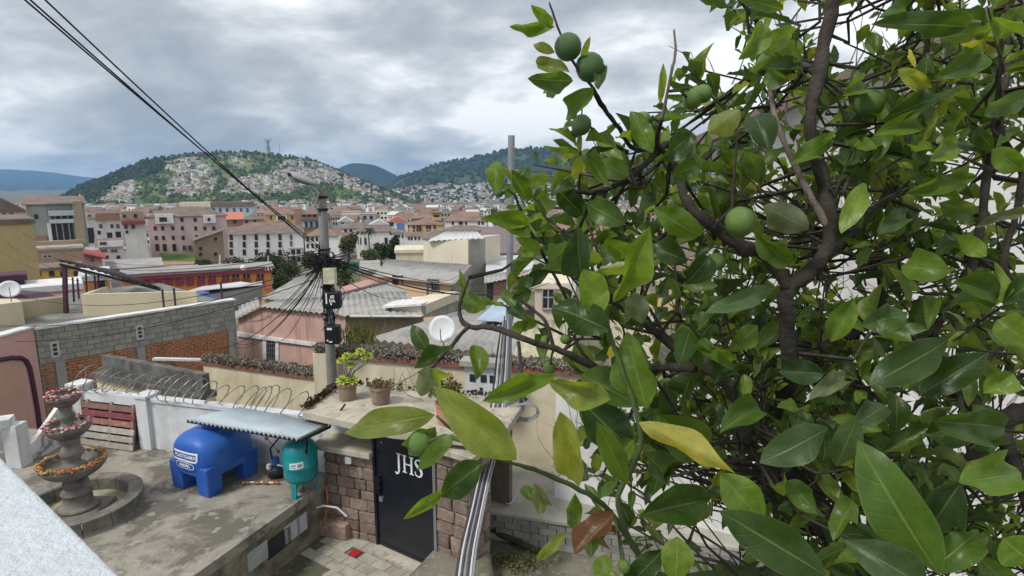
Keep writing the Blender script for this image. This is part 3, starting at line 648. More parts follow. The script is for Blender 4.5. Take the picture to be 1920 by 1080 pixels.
# palm
b, t = PY(693, 480, 262), PY(693, 424, 262); H = t.z-b.z; root = empty('palm_tree', b, 0, 'tall palm in front of the white colonial house', 'tree')
MB().tube([(0,0,-3),(0,0,H*.85)], [.35,.3], 7).obj('trunk', m_bark, root); mb = MB(); rnd = random.Random(5)
for i in range(46):
    a = rnd.uniform(0,6.28); e = rnd.uniform(-.5,1.2); L = rnd.uniform(2.6,3.8); pr = None
    dx, dy = math.cos(a), math.sin(a); px, py = -dy*.28, dx*.28; vs = []
    for k in range(5):
        q = k/4; rr = L*q*math.cos(e*.6); z = H*.86 + L*(math.sin(e)*q - .55*q*q); wd = 1-q*.8
        vs += [(dx*rr+px*wd, dy*rr+py*wd, z-.15), (dx*rr, dy*rr, z), (dx*rr-px*wd, dy*rr-py*wd, z-.15)]
    mb.add(vs, [(3*k+j, 3*k+j+1, 3*k+j+4, 3*k+j+3) for k in range(4) for j in range(2)])
mb.obj('crown', m_lf1, root)
# ================================================================== roofs and walls just below us
random.seed(21)
m_block = mat('grey concrete block', (0.335,0.325,0.285), .95, .16, 6, .5, 60, dirt=(0.19,0.185,0.155), dscale=1.2, damt=.55, rv=.06, streak=(.14,.135,.115,.5), sscale=2.2)
m_mortar = mat('grey mortar', (0.29,0.28,0.25), .95, .2, 8, .4, 60)
m_brick = mat('orange hollow brick', (0.44,0.20,0.105), .95, .3, 9, .4, 50, dirt=(0.20,0.10,0.06), dscale=2, damt=.5, rv=.12)
m_cope = mat('white coping paint', (0.74,0.74,0.72), .85, .08, 3, .2, 40, dirt=(.4,.39,.36), dscale=2.5, damt=.5)
m_pinkw = mat('pink wall paint', (0.60,0.36,0.33), .9, .06, 1.2, .15, 40, streak=(.42,.24,.22,.4), sscale=1.5)
m_purple = mat('dark purple trim and shade', (0.075,0.03,0.055), .6, .1, 3, .1)
m_cream = mat('cream terrace paint', (0.62,0.55,0.38), .9, .06, 1.0, .15, 40, streak=(.40,.35,.25,.35), sscale=1.5)
m_deck = mat('dirty terrace concrete', (0.22,0.215,0.20), .95, .25, 1.5, .3, 40, dirt=(.09,.09,.085), dscale=.8, damt=.7)
m_black = mat('black lean-to sheet', (0.028,0.022,0.021), .7, .3, 2, .2, 30)
m_fibro = mat('weathered fibre cement', (0.37,0.365,0.345), .95, .16, 1.2, .4, 40, dirt=(0.19,0.185,0.17), dscale=.7, damt=.6, streak=(.2,.19,.175,.3), sscale=1.2)
m_zinc = mat('pale zinc sheet', (0.56,0.58,0.59), .55, .1, 1.5, .2, 30, dirt=(.38,.37,.35), dscale=.6, damt=.5, spec=.4)
m_pinkh = mat('stained salmon pink render', (0.58,0.36,0.31), .92, .08, 1.3, .25, 40, dirt=(.42,.29,.25), dscale=.8, damt=.5, streak=(.13,.10,.095,.75), sscale=1.6)
m_mud = mat('mossy mud wall', (0.25,0.20,0.135), .95, .25, 1.5, .5, 25, dirt=(.10,.12,.045), dscale=.9, damt=.55)
m_peach = mat('peach yellow render', (0.66,0.47,0.29), .9, .06, 1, .2, 30, streak=(.5,.36,.24,.4), sscale=1.3)
m_crm2 = mat('old cream render', (0.70,0.63,0.49), .92, .07, .8, .25, 30, streak=(.42,.38,.30,.5), sscale=1.0)
m_blue = mat('blue tank plastic', (0.016,0.10,0.42), .46, .10, 2, .08, 20, spec=.4, dirt=(.10,.20,.46), dscale=2.2, damt=.35, streak=(.12,.2,.42,.3), sscale=4)
m_steel = mat('galvanised steel', (0.33,0.345,0.36), .45, .15, 6, .1, 60, metal=.6, spec=.5)
m_wire = mat('black cable', (0.012,0.012,0.013), .6, .1, 5, 0)
def poly(name, pts, vec, m, parent=None, **tags):
    return MB().prism([PY(*p) for p in pts], vec).obj(name, m, parent, **tags)
def corrobj(name, c, m, parent=None, pitch=.18, amp=.02, th=.0, **tags):
    mb = MB(); corr(mb, *c, pitch=pitch, amp=amp); o = mb.obj(name, m, parent, smooth=True, **tags)
    s = o.modifiers.new('thickness', 'SOLIDIFY'); s.thickness = .012; s.offset = 0; return o
# ---- block and brick wall of the terrace house on the left
ZA = 1.2; A = PZ(65, 617, ZA); B = PZ(440, 562, ZA); e = (B - A).normalized(); nb = Vector((-e.y, e.x, 0)); L = (B - A).length
if nb.y < 0: nb = -nb
def onw(u, v): return PL(u, v, A, nb)
root = empty('terrace_house', A, 0, 'flat roofed house with grey block parapet over orange brick wall', 'house')
Mw = frame(A, e); Mwi = Mw.inverted(); root.matrix_basis = Mw
zb0 = (Mwi @ onw(75, 692)).z; zb1 = (Mwi @ onw(440, 614)).z; zbb = min(zb0, zb1) if abs(zb0-zb1) > .6 else (zb0+zb1)/2
nrow = max(6, round(-zbb/.2)); zbb = -nrow*.2
MB().box(0, L, .06, .30, -7, -.04).obj('wall_core', m_mortar, root)
MB().box(-.02, L+.03, -.05, .34, -.035, .035).obj('coping', m_cope, root)
bm_ = MB(); bm_.box(0, .385, 0, .1, 0, .186); bl = bm_.mesh('block', m_block); bm_ = MB(); bm_.box(0, .19, 0, .1, 0, .186); bl2 = bm_.mesh('block', m_block)
for i in range(nrow):
    x = .012 if i % 2 == 0 else .212
    if i % 2: inst(bl2, 'block', root, (.01, -.005, -.04 - (i+1)*.2))
    while x + .385 < L:
        inst(bl, 'block', root, (x, random.uniform(-.008,.008), -.04 - (i+1)*.2)); x += .4
mb = MB(); m2 = MB()
z = zbb - .06; k = 0
cols = [((Mwi @ onw(a, 650)).x, (Mwi @ onw(b, 650)).x) for a, b in ((99, 118), (256, 271), (430, 440))]
while z > -4.4:
    x = .0 if k % 2 else -.13
    while x < L:
        w = .26
        if not any(c0 - .05 < x + .13 < c1 + .05 for c0, c1 in cols) and x >= 0 and x + w <= L: mb.box(x, x+w-.02, .0 + random.uniform(0,.025), .1, z-.085, z)
        x += w
    z -= .105; k += 1
o = mb.obj('brick_courses', m_brick, root, kind='stuff')
for c0, c1 in cols: MB().box(c0, c1, -.02, .08, -7, zbb-.05).obj('concrete_column', m_conc, root)
for u, v in ((103, 655), (262, 623)):
    q = Mwi @ onw(u, v); vb_ = MB(); vb_.box(q.x-.13, q.x+.13, -.03, .05, q.z-.28, q.z+.28); ob = vb_.obj('vent_block', mat('white vent frame', (.5,.49,.46), .9, .1, 4, .2), root)
    for k in range(3): MB().box(q.x-.055, q.x+.055, -.04, .02, q.z-.2+.15*k, q.z-.2+.15*k+.1).obj('vent_hole', m_dark, ob)
MB().box(-4, L+.3, .36, 9.5, -.55, -.35).obj('roof_deck', m_deck, root)
p1 = Mwi @ PZ(164, 592, ZA-.35); p2x = L
zt = (Mwi @ PL(164, 552, Mw @ Vector((0, p1.y, 0)), nb)).z
pa_ = PZ(164, 592, ZA-.35); zT = PY(164, 552, pa_.y).z; t0_ = PZ(164, 552, zT); t1_ = PZ(372, 546, zT); pd0 = (t1_ - t0_).normalized(); pl_ = (t1_ - t0_).length
Mpp = Mwi @ frame(pa_, pd0)
MB().box(0, pl_, 0, .16, 0, zT-pa_.z, Mpp).obj('parapet', m_cream, root)
MB().box(-.14, .02, -.003, 1.8, 0, zT-pa_.z+.003, Mpp).obj('parapet', m_cream, root)
q0 = Mwi @ PZ(48, 596, ZA-.35); q1 = Mwi @ PZ(124, 583, ZA-.35); yq = (q0.y+q1.y)/2
zq = (Mwi @ PL(90, 560, Mw @ Vector((0, yq, 0)), nb)).z
MB().box(q0.x-3.5, q1.x, yq, yq+.16, -.35, zq).obj('parapet', mat('dull olive cream paint', (.50,.45,.30), .9, .07, 1, .2, 30, streak=(.33,.3,.2,.4), sscale=1.4), root)
MB().box(q1.x, p1.x-.17, yq+.3, yq+.36, -.35, zq+.45).obj('maroon_door', m_maroon, root)
g0 = Mwi @ PZ(0, 618, ZA-.35); g1 = Mwi @ PZ(47, 608, ZA-.35)
MB().box(g0.x-2.5, g1.x, g1.y, g1.y+1.4, -.35, (Mwi @ PL(30, 567, Mw @ Vector((0, g1.y, 0)), nb)).z).obj('stair_block', m_cream, root)
for u, v0, v1 in ((338,578,538),(316,577,540),(427,565,545)):
    q = Mwi @ onw(u, 585); MB().box(q.x-.03, q.x+.03, .4, .46, -.3, .75).obj('washing_post', m_purple, root)
# pink side wall of that house
P0 = PZ(-60, 652, ZA+.05); P1_ = PZ(0, 632, ZA+.05); Pq = A + Vector((-.02, -.02, .05))
d2 = (Pq - P1_); d2.z = 0; d2.normalize(); n2 = Vector((-d2.y, d2.x, 0)); n2 = n2 if n2.y > 0 else -n2
st = Pq - d2 * 5.5
rt = empty('pink_wall_house', st, 0, 'pink rendered house wall with dark purple arched trim at the left edge', 'house'); M2 = frame(st, d2); rt.matrix_basis = M2; M2i = M2.inverted()
MB().box(0, 5.5, 0, .3, -7, 0).obj('wall', m_pinkw, rt); MB().box(-.05, 5.53, -.06, .36, .0, .06).obj('coping', m_cope, rt)
def on2(u, v): return M2i @ PL(u, v, st, n2)
c = [on2(-10, 676), on2(20, 671), on2(38, 671), on2(47, 676), on2(54, 690), on2(60, 720), on2(68, 765), on2(77, 830)]
mb = MB(); mb.tube([Vector((q.x, -.03, q.z)) for q in c], .075, 8); mb.obj('arch_trim', m_purple, rt)
mb = MB(); mb.box(0, on2(53, 740).x-.05, -.012, .0, -6, on2(30,676).z-.02); mb.obj('arch_panel', mat('tan pink panel', (.52,.33,.25), .9, .08, 1, .2), rt)
# ---- black lean-to canopy on its posts
rt = empty('lean_to_canopy', PZ(121, 590, ZA-.35), 0, 'long black sheet metal lean-to canopy sloping over the terrace', 'canopy')
bo = rt.location
def rel(p): return Vector(p) - bo
corrobj('sheet', [rel(PY(104,487,23)), rel(PY(303,541,27)), rel(PY(222,509,29)), rel(PY(140,492,25.5))], m_black, rt, .3, .03)
MB().bar(rel(PY(112,496,23)), rel(PY(300,543,27)), .07, .10).obj('edge_beam', m_black, rt)
for u, v0, v1, D in ((121,498,588,23.2),(161,512,572,23.9),(177,514,556,24.4),(184,515,575,24.4),(136,520,566,24),(145,522,560,24.2)):
    MB().bar(rel(PY(u,v0,D)), rel(PY(u+3,v1,D)), .13 if u == 121 else .05).obj('post', m_purple, rt)
MB().bar(rel(PY(118,498,23.2)), rel(PY(230,534,25.5)), .04, .06).obj('white_rail', m_lite, rt)
# ---- dish at far left
def dish(name, label, u, v, rad_px, D, face, arm=True, m=None):
    c = PY(u, v, D); r = rad_px * D / FPX; root = empty(name, c, 0, label, 'satellite dish')
    f = Vector(face).normalized(); Mr = f.to_track_quat('Z', 'Y').to_matrix().to_4x4()
    prof = [(r*t, .22*r*t*t) for t in (0.001,.25,.5,.75,1.0)]
    prof2 = [(r*t, .22*r*t*t - .02) for t in (1.0,.5,.001)]
    mb = MB(); mb.lathe(prof + prof2, 28, (0,0,0), Mr); mb.obj('reflector', m or mat('white dish', (.70,.72,.72), .5, .05, 4, .05), root, smooth=True)
    tip = Mr @ Vector((0, -.1*r, .85*r)); 
    mb = MB(); mb.tube([Mr @ Vector((0,-.95*r,.2*r)), Mr @ Vector((0,-.6*r,.6*r)), tip], .014*r/.34, 6); mb.obj('feed_arm', m_steel, root)
    mb = MB(); mb.tube([tip - f*.05*r, tip + f*.2*r], .09*r, 8); mb.obj('feed_horn', m_lite, root)
    mb = MB(); mb.tube([(0,0,0), -f*.25*r, -f*.25*r + Vector((0,0,-1.3*r))], .05*r, 6); mb.obj('mount', m_steel, root)
    return root
dish('satellite_dish', 'tilted white dish at the left edge below the ochre wall', 18, 543, 17, 18, (.6,-.7,.5))
poly('red_bracket_roof', [(-20,560,18.6),(58,560,18.6),(40,552,18.6),(-20,548,18.6)], (0,1.0,-.1), m_purple, label='dark maroon shelf roof under the left dish', cat='roof')
house('salmon_terrace', 'long low salmon pink wall behind the black canopy', 44, 152, 546, 570, 34, 3, mat('salmon paint', (.66,.33,.29), .9, .05, 1, .1), 'flat', 0, m_cope, 0)
house('maroon_store', 'maroon store under the ochre wall, shadow put into its dark colour', 0, 46, 527, 600, 34, 2, m_purple, 'flat', 0, m_purple, 0)  # maroon front, shadow below the ochre wall painted in as a darker colour
house('orange_shed', 'olive and orange shed with maroon door behind the canopy posts', 152, 205, 526, 560, 40, 5, m_orange, 'flat', 0, m_lite, 0, [((190,),(535,),12,18,'dark')])
# blue rooftop tank
rt = empty('rooftop_tank', PY(382, 572, 29), 0, 'blue plastic rooftop tank half hidden behind the block parapet', 'water tank')
MB().lathe([(.60,-.5),(.62,.25),(.58,.36),(.30,.50),(.28,.58),(.02,.60)], 24).obj('body', m_blue, rt, smooth=True); MB().lathe([(.30,.585),(.30,.63),(.02,.66)], 20).obj('lid', m_blue, rt)
# pale shed behind
rt = empty('pale_shed', PY(420, 575, 44), 0, 'pale sheet roofed shed with grey corrugated side behind the blue tank', 'shed'); bo = rt.location
poly('wall', [(378,557,42),(491,536,47),(491,565,47),(378,590,42)], (-1,2.5,0), m_conc, rt).location = -bo
corrobj('roof', [rel(PY(345,548,41)), rel(PY(494,534,47)), rel(PY(452,528,52)), rel(PY(380,537,48))], m_zinc, rt, .25, .02)
# ---- pink gabled house right of the block wall
def rootrel(name, label, base, cat='house'):
    r_ = empty(name, base, 0, label, cat); return r_, (lambda p: Vector(p) - Vector(base))
D0, D1 = 31.0, 28.0
base = PY(540, 700, 30)
rt, rel = rootrel('pink_gable_house', 'salmon pink house with black drip stains and grated doorway', base)
def wallpt(u, v): return PY(u, v, lerp(D0, D1, (u-440)/200))
MB().prism([rel(wallpt(*q)) for q in ((447,597),(490,577),(655,593),(655,900),(447,900))], (.15,.3,0)).obj('wall', m_pinkh, rt)
MB().prism([rel(wallpt(*q)+Vector((0,-.12,0))) for q in ((445,622),(640,649),(640,655),(445,629))], (.02,.11,0)).obj('white_band', m_cope, rt)
for (a, b, c_) in ((493,500,9), (517,523,9)):
    MB().prism([rel(wallpt(*q)+Vector((0,-.07,0))) for q in ((a,633),(b,634),(b,720),(a,720))], (.02,.06,0)).obj('door_jamb', m_cope, rt)
MB().prism([rel(wallpt(*q)+Vector((0,-.04,0))) for q in ((500,634),(517,637),(517,720),(500,720))], (.01,.035,0)).obj('doorway', m_dark, rt)
g = MB()
for i in range(4): a = 502+4*i; g.bar(rel(wallpt(a,636)+Vector((0,-.08,0))), rel(wallpt(a,700)+Vector((0,-.08,0))), .02)
for i in range(5): v = 642+9*i; g.bar(rel(wallpt(500,v)+Vector((0,-.085,0))), rel(wallpt(517,v+2)+Vector((0,-.085,0))), .02)
g.obj('grate', m_steel, rt)
corrobj('roof_sheet', [rel(wallpt(444,600)+Vector((0,-.25,.06))), rel(wallpt(491,576)+Vector((0,-.25,.08))), rel(PY(484,557,36)), rel(PY(436,580,36))], m_fibro, rt, .35, .04)
corrobj('roof_sheet', [rel(wallpt(489,575.5)+Vector((0,-.25,.06))), rel(wallpt(662,593)+Vector((0,-.25,.06))), rel(PY(660,553,37)), rel(PY(520,562,37))], m_fibro, rt, .35, .045)
# vertical drip stains as thin peeling soot patches on the wall: part of the render material (see below)
# ---- yellow sliver and long roof behind
rt, rel = rootrel('long_roof_house', 'house with long grey fibre cement roof running towards the school', PY(540, 600, 42))
MB().prism([rel(PY(*q)) for q in ((491,560,40),(524,569,40),(600,575,40),(600,760,40),(491,760,40))], (.1,.3,0)).obj('wall', m_peach, rt)
corrobj('roof_sheet', [rel(PY(489,560,39.6)), rel(PY(615,572,39.6)), rel(PY(612,512,58)), rel(PY(570,512,58))], m_fibro, rt, .4, .04)
house('wall_house_behind_pole', 'low pink walled house with green tarpaulin right of the pole', 676, 712, 512, 545, 62, 8, mat('dusty pink', (.62,.42,.36), .9, .07, 1, .1), 'flat', 0, m_fibro, 0)
poly('green_tarpaulin', [(655,490,70),(672,492,70),(672,508,70),(655,508,70)], (0,.3,0), mat('green tarp', (.02,.16,.10), .7, .1, 1, .2), label='small dark green tarpaulin right of the utility pole', cat='tarpaulin')
poly('red_low_roof', [(640,549,40),(710,533,48),(712,526,52),(690,524,52),(640,538,46)], (0,.4,-.2), mat('faded red roof', (.50,.27,.23), .9, .15, 1, .2), label='faded red flat roof between pole and peach house', cat='roof')
# ---- broad grey roof with mud wall under the eave
rt, rel = rootrel('mud_wall_house', 'mossy mud walled house under a broad grey corrugated roof', PY(720, 640, 27))
MB().prism([rel(PY(*q)) for q in ((648,593,27.2),(792,593,27.2),(792,900,27.2),(648,900,27.2))], (0,.4,0)).obj('wall', m_mud, rt)
corrobj('roof_sheet', [rel(PY(636,592.5,26.8)), rel(PY(795,592.5,26.8)), rel(PY(760,545,34)), rel(PY(636,552,34))], m_fibro, rt, .32, .04)
corrobj('roof_sheet', [rel(PY(640,553,33.9)), rel(PY(768,549,33.9)), rel(PY(728,529,40)), rel(PY(700,531,40))], m_fibro, rt, .32, .035)
mb = MB(); mb.tube([rel(PY(640,552,33.8)), rel(PY(682,541,36.5)), rel(PY(726,529,39.5))], .13, 7); mb.obj('ridge_tiles', m_tile2, rt)
MB().prism([rel(PY(*q)) for q in ((656,591.5,26.6),(790,591.5,26.6),(790,594.5,26.6),(656,594.5,26.6))], (0,.1,0)).obj('eave_board', m_cope, rt)
# white parapet box on that roof
rt, rel = rootrel('white_parapet_room', 'pale parapet room with block side wall on the corrugated roof', PY(780, 592, 28))
MB().prism([rel(PY(*q)) for q in ((735,577,28.2),(790,574,27.6),(790,592,27.6),(735,590,28.2))], (1.5,4,0)).obj('wall', m_crm2, rt)
MB().prism([rel(PY(*q)) for q in ((716,578,27.9),(790,573.5,27.4),(836,557,33),(770,560,33),(734,569,30))], (0,0,.10)).obj('roof_slab', m_cope, rt)
MB().prism([rel(PY(*q)) for q in ((791,575,27.6),(853,558,31.5),(853,588,31.5),(791,596,27.6))], (-.15,.25,0)).obj('block_side', m_block, rt)
# ---- peach house with the two barred openings
rt, rel = rootrel('peach_house', 'peach yellow house with barred window and grey sheet roof', PY(780, 580, 48))
def w4(u, v, dy=0): return rel(PY(u, v, lerp(50, 46, (u-708)/138)) + Vector((0, dy, 0)))
MB().prism([w4(*q) for q in ((708,516),(846,531),(846,700),(708,700))], (.1,.4,0)).obj('wall', m_peach, rt)
for name_, q, fm in (('window', (737,755,516,534), m_dark), ('barred_door', (801,823,523,556), m_dark)):
    u0, u1, v0, v1 = q; ob = MB().prism([w4(u0,v0,-.06), w4(u1,v0+1,-.06), w4(u1,v1+1,-.06), w4(u0,v1,-.06)], (0,.055,0)).obj(name_, fm, rt)
    g = MB()
    for i in range(1 if name_ == 'window' else 4): a = lerp(u0, u1, (i+.5)/(1 if name_ == 'window' else 4)); g.bar(w4(a,v0,-.1), w4(a,v1,-.1), .06)
    for i in range(1 if name_ == 'window' else 4): v = lerp(v0, v1, (i+.5)/(1 if name_ == 'window' else 4)); g.bar(w4(u0,v,-.11), w4(u1,v+1,-.11), .05)
    for a in (u0, u1): g.bar(w4(a,v0,-.09), w4(a,v1,-.09), .1)
    g.obj('bars', m_brn if name_ == 'window' else m_steel, ob)
corrobj('roof_sheet', [w4(700,516,-.5), w4(850,532.5,-.5), rel(PY(882,496,54)), rel(PY(728,486,60))], m_fibro, rt, .4, .035)
MB().prism([rel(PY(*q)) for q in ((846.5,533,45.6),(879,497,53),(879,720,53),(846.5,720,45.6))], (.25,.25,0)).obj('block_gable', m_block, rt)
# ---- tall cream and block wall building
rt, rel = rootrel('cream_block_building', 'tall cream wall with bare block side beside the steel pole', PY(850, 560, 60))
MB().prism([rel(PY(*q)) for q in ((794,454,60),(878,449,57),(878,600,57),(794,600,60))], (3,6,0)).obj('cream_wall', m_crm2, rt)
MB().prism([rel(PY(*q)) for q in ((878.5,449,57),(910,448,60),(910,640,60),(878.5,640,57))], (.3,5,0)).obj('block_wall', mat('far block wall', (.34,.325,.28), .95, .12, 1.5, .2, 10, streak=(.22,.21,.18,.4), sscale=.8), rt)
corrobj('roof_sheet', [rel(PY(800,452,59)), rel(PY(908,447,57)), rel(PY(893,434,66)), rel(PY(836,434,66))], m_zinc, rt, .6, .06)
house('low_cream_wall_house', 'long low cream walled yard left of the tall cream wall', 742, 800, 474, 520, 66, 5, m_crm2, 'flat', 0, m_crm2, 0)
house('dark_tile_shed', 'low dark tiled roof left of the tall cream wall', 800, 836, 446, 470, 85, 8, 'tan', 'hip', 12, m_tile2, 0)
# ---- roofs right of the steel pole
house('purple_roof_house', 'house with broad dull purple roof behind the steel pole', 905, 985, 476, 520, 75, 14, m_crm2, 'slope', 34, mat('dull purple roof', (.20,.155,.165), .9, .15, .6, .1), 0)
poly('white_sheet_roof', [(911,516,52),(1002,512,52),(1000,478,66),(911,480,66)], (0,0,-.3), m_zinc, label='wide pale sheet roof below the dull purple roof', cat='roof')
rt, rel = rootrel('brick_yard_house', 'small brick house under a ribbed zinc roof right of the pole', PY(950, 560, 40))
MB().prism([rel(PY(*q)) for q in ((912,529,40),(925,531,40),(925,580,40),(912,580,40))], (0,.3,0)).obj('dark_opening', m_dark, rt)
MB().prism([rel(PY(*q)) for q in ((925,531,40),(990,520,40),(990,580,40),(925,580,40))], (0,3,0)).obj('wall', MATS['wall brick'], rt)
corrobj('roof_sheet', [rel(PY(908,532,39.5)), rel(PY(1003,512,39.5)), rel(PY(1000,505,46)), rel(PY(908,514,46))], m_fibro, rt, .35, .04)
house('cream_flat_house', 'cream flat house with barred window partly behind leaves', 1003, 1068, 541, 600, 36, 6, m_crm2, 'flat', 0, m_crm2, 0, [((1028,),(560,),20,36,'stone')], cat='house')
house('upper_cream_house', 'cream upper storey above the flat house behind leaves', 1003, 1075, 508, 545, 44, 6, mat('pale peach', (.72,.61,.52), .9, .06, 1, .1), 'flat', 0, m_fibro, 0)
house('hidden_house', 'pale house wall glimpsed through the citrus leaves', 1080, 1230, 520, 640, 40, 8, m_crm2, 'gable', 24, m_fibro, 0, [((1110,1150,1200),(570,),16,20,'dark')])
# ---- near corrugated roofs beyond the cream wall
rt, rel = rootrel('ribbed_roof_shed', 'shed with ribbed grey roof and pale blue sheet beyond the cream wall', PY(830, 680, 17))
cq = [PY(690,636,17.5), PY(965,668,15.5), PY(990,548,27), PY(850,588,26)]
corrobj('roof_sheet', [rel(q) for q in cq], m_fibro, rt, .28, .045)
corrobj('blue_sheet', [rel(PY(893,606,19.8)+Vector((0,0,.12))), rel(PY(958,612,19.6)+Vector((0,0,.12))), rel(PY(965,556,26)+Vector((0,0,.12))), rel(PY(938,563,25.8)+Vector((0,0,.12)))], mat('pale blue sheet', (.36,.46,.56), .6, .08, 1, .1), rt, .5, .01)
corrobj('rust_sheet', [rel(PY(960,668,15.4)), rel(PY(1090,690,14.6)), rel(PY(1080,600,21)), rel(PY(985,600,21))], mat('straw coloured sheet', (.45,.42,.29), .9, .2, 2, .3), rt, .3, .04)
MB().prism([rel(PY(*q)) for q in ((700,642,17.6),(1090,694,15),(1090,1000,15),(700,960,17.6))], (0,1,-.6)).obj('wall', m_mortar, rt)
# ================================================================== terrace, gate and yard below the camera
random.seed(5)
m_terr = mat('worn terrace concrete', (0.295,0.27,0.225), .92, .22, 1.6, .5, 30, dirt=(0.12,0.11,0.09), dscale=1.3, damt=.85, dlo=.46, dhi=.55, speck=(.36,.34,.28,.7), spscale=5.5, bdist=.02)
m_yard = mat('mossy yard concrete', (0.20,0.185,0.145), .9, .25, 1.3, .5, 25, dirt=(0.075,0.085,0.045), dscale=.8, damt=.8, dlo=.42, dhi=.6, speck=(.33,.31,.25,.5), spscale=9)
m_white = mat('flaking white paint', (0.66,0.68,0.69), .85, .07, 2.0, .3, 40, dirt=(.36,.36,.34), dscale=1.3, damt=.55, streak=(.33,.33,.31,.45), sscale=2.5)
m_para = mat('rough white parapet paint', (0.58,0.625,0.66), .8, .06, 24, .9, 55, dirt=(.46,.50,.53), dscale=9, damt=.5, dlo=.5, dhi=.68, bdist=.012)
m_crmw = mat('stained cream limewash', (0.70,0.63,0.46), .93, .07, 1.5, .4, 25, dirt=(.46,.39,.26), dscale=.9, damt=.7, streak=(.34,.29,.20,.55), sscale=2.0)
m_mossy = mat('black mossy concrete', (0.15,0.147,0.14), .95, .3, 4, .4, 30, dirt=(.05,.05,.047), dscale=3.5, damt=.8, dlo=.42, dhi=.62)
m_fstone = mat('grey carved stone', (0.195,0.18,0.155), .9, .28, 7, .7, 35, dirt=(.075,.07,.06), dscale=2.5, damt=.7)
m_stone = mat('brown rubble stone', (0.28,0.205,0.165), .93, .3, 4, 1.0, 14, dirt=(.40,.36,.32), dscale=1.8, damt=.55, rv=.28, speck=(.16,.10,.08,.5), spscale=22, bdist=.03)
m_smort = mat('brown mortar', (0.155,0.125,0.10), .95, .25, 8, .6, 30)
m_slab = mat('pale ledge cement', (0.47,0.43,0.35), .92, .16, 3, .5, 25, dirt=(.22,.20,.16), dscale=1.4, damt=.8, speck=(.2,.185,.15,.5), spscale=7)
m_door = mat('black door enamel', (0.011,0.013,0.02), .33, .15, 3, .12, 10, spec=.5)
m_mosst = mat('dark moss', (0.05,0.042,0.022), 1.0, .4, 12, 1.0, 30)
ZT = .95
# ---- courtyard floor, terrace
MB().box(-6, 9, 1.2, 9.6, -.28, 0).obj('courtyard_floor', m_yard, kind='structure')
T0 = PZ(604, 908, ZT); T1 = PZ(365, 1078, ZT); td = (T1 - T0).normalized(); T2 = T0 + td * 7
T0b = T0 - td * .9
tf = MB().prism([T0b, T2, Vector((-13, T2.y, ZT)), Vector((-13, 12.1, ZT)), Vector((-8.6, 11.35, ZT)), Vector((-4.0, 10.2, ZT))], (0,0,-.16)).obj('terrace_floor', m_terr, kind='structure')
tn = Vector((td.y, -td.x, 0)); tn = tn if tn.x > 0 else -tn
Mt = frame(T0, td); Mti = Mt.inverted()
sgn = 1 if (Mti @ (T0 + tn)).y > 0 else -1
rw = empty('terrace_retaining_wall', T0, 0, 'low stained retaining wall under the terrace edge with tile inlays', 'wall'); rw.matrix_basis = Mt
def ybox(x0, x1, y0, y1, z0, z1): return (x0, x1, min(y0*sgn,y1*sgn), max(y0*sgn,y1*sgn), z0, z1)
MB().box(*ybox(-.6, 7, -.35, -.06, -1.2, -.165)).obj('wall', mat('stained retaining wall', (.30,.265,.20), .93, .3, 2.5, .7, 22, dirt=(.075,.07,.05), dscale=1.0, damt=.85, dlo=.43, dhi=.58, bdist=.02), rw)
inl = [((532,562,985,1005), 'white tile', (.50,.52,.52)), ((500,545,1000,1034), 'black tile', (.03,.032,.035)), ((463,502,1022,1062), 'grey tile', (.38,.41,.40)), ((556,575,972,990),'pale tile',(.46,.48,.5))]
pl_o = T0 + tn * -.06
for (u0, u1, v0, v1), nm, c in inl:
    a, b = Mti @ PL(u1, v0, pl_o, tn), Mti @ PL(u0, v1, pl_o, tn)
    z1_ = min(max((Mti @ PL((u0+u1)/2, (v0+v1)/2, pl_o, tn)).z + .15, -.75), -.28)
    MB().box(*ybox(a.x+.01, b.x-.01, -.06, -.045, z1_-.30, z1_)).obj('inlay_tile', mat(nm, c, .5, .15, 5, .2), rw)
# ---- near parapet under the camera
E0 = PZ(0, 853, 5.2); E1 = PZ(229, 1080, 5.2); ed = (E1 - E0).normalized(); en = Vector((-ed.y, ed.x, 0)); en = en if en.x < 0 or en.y < 0 else -en
en = Vector((ed.y, -ed.x, 0)); 
if en.dot(Vector((-1,-1,0))) < 0: en = -en
S0 = E0 - ed * 3.0; S1 = E1 + ed * .9
rp = MB(); rp.prism([S0, S1, S1 + en*.75, S0 + en*.75], (0,0,-.12)); o = rp.obj('white_parapet', m_para, label='rough white painted parapet top in the near lower left corner', cat='parapet'); bevel(o, .012, 3)
rp = MB(); i_ = .06; rp.prism([S0 + en*i_ - Vector((0,0,.12)), S1 + en*i_ - Vector((0,0,.12)), S1 + en*.7 - Vector((0,0,.12)), S0 + en*.7 - Vector((0,0,.12))], (0,0,-5.2)); w_ = rp.obj('parapet_wall', m_white, o)
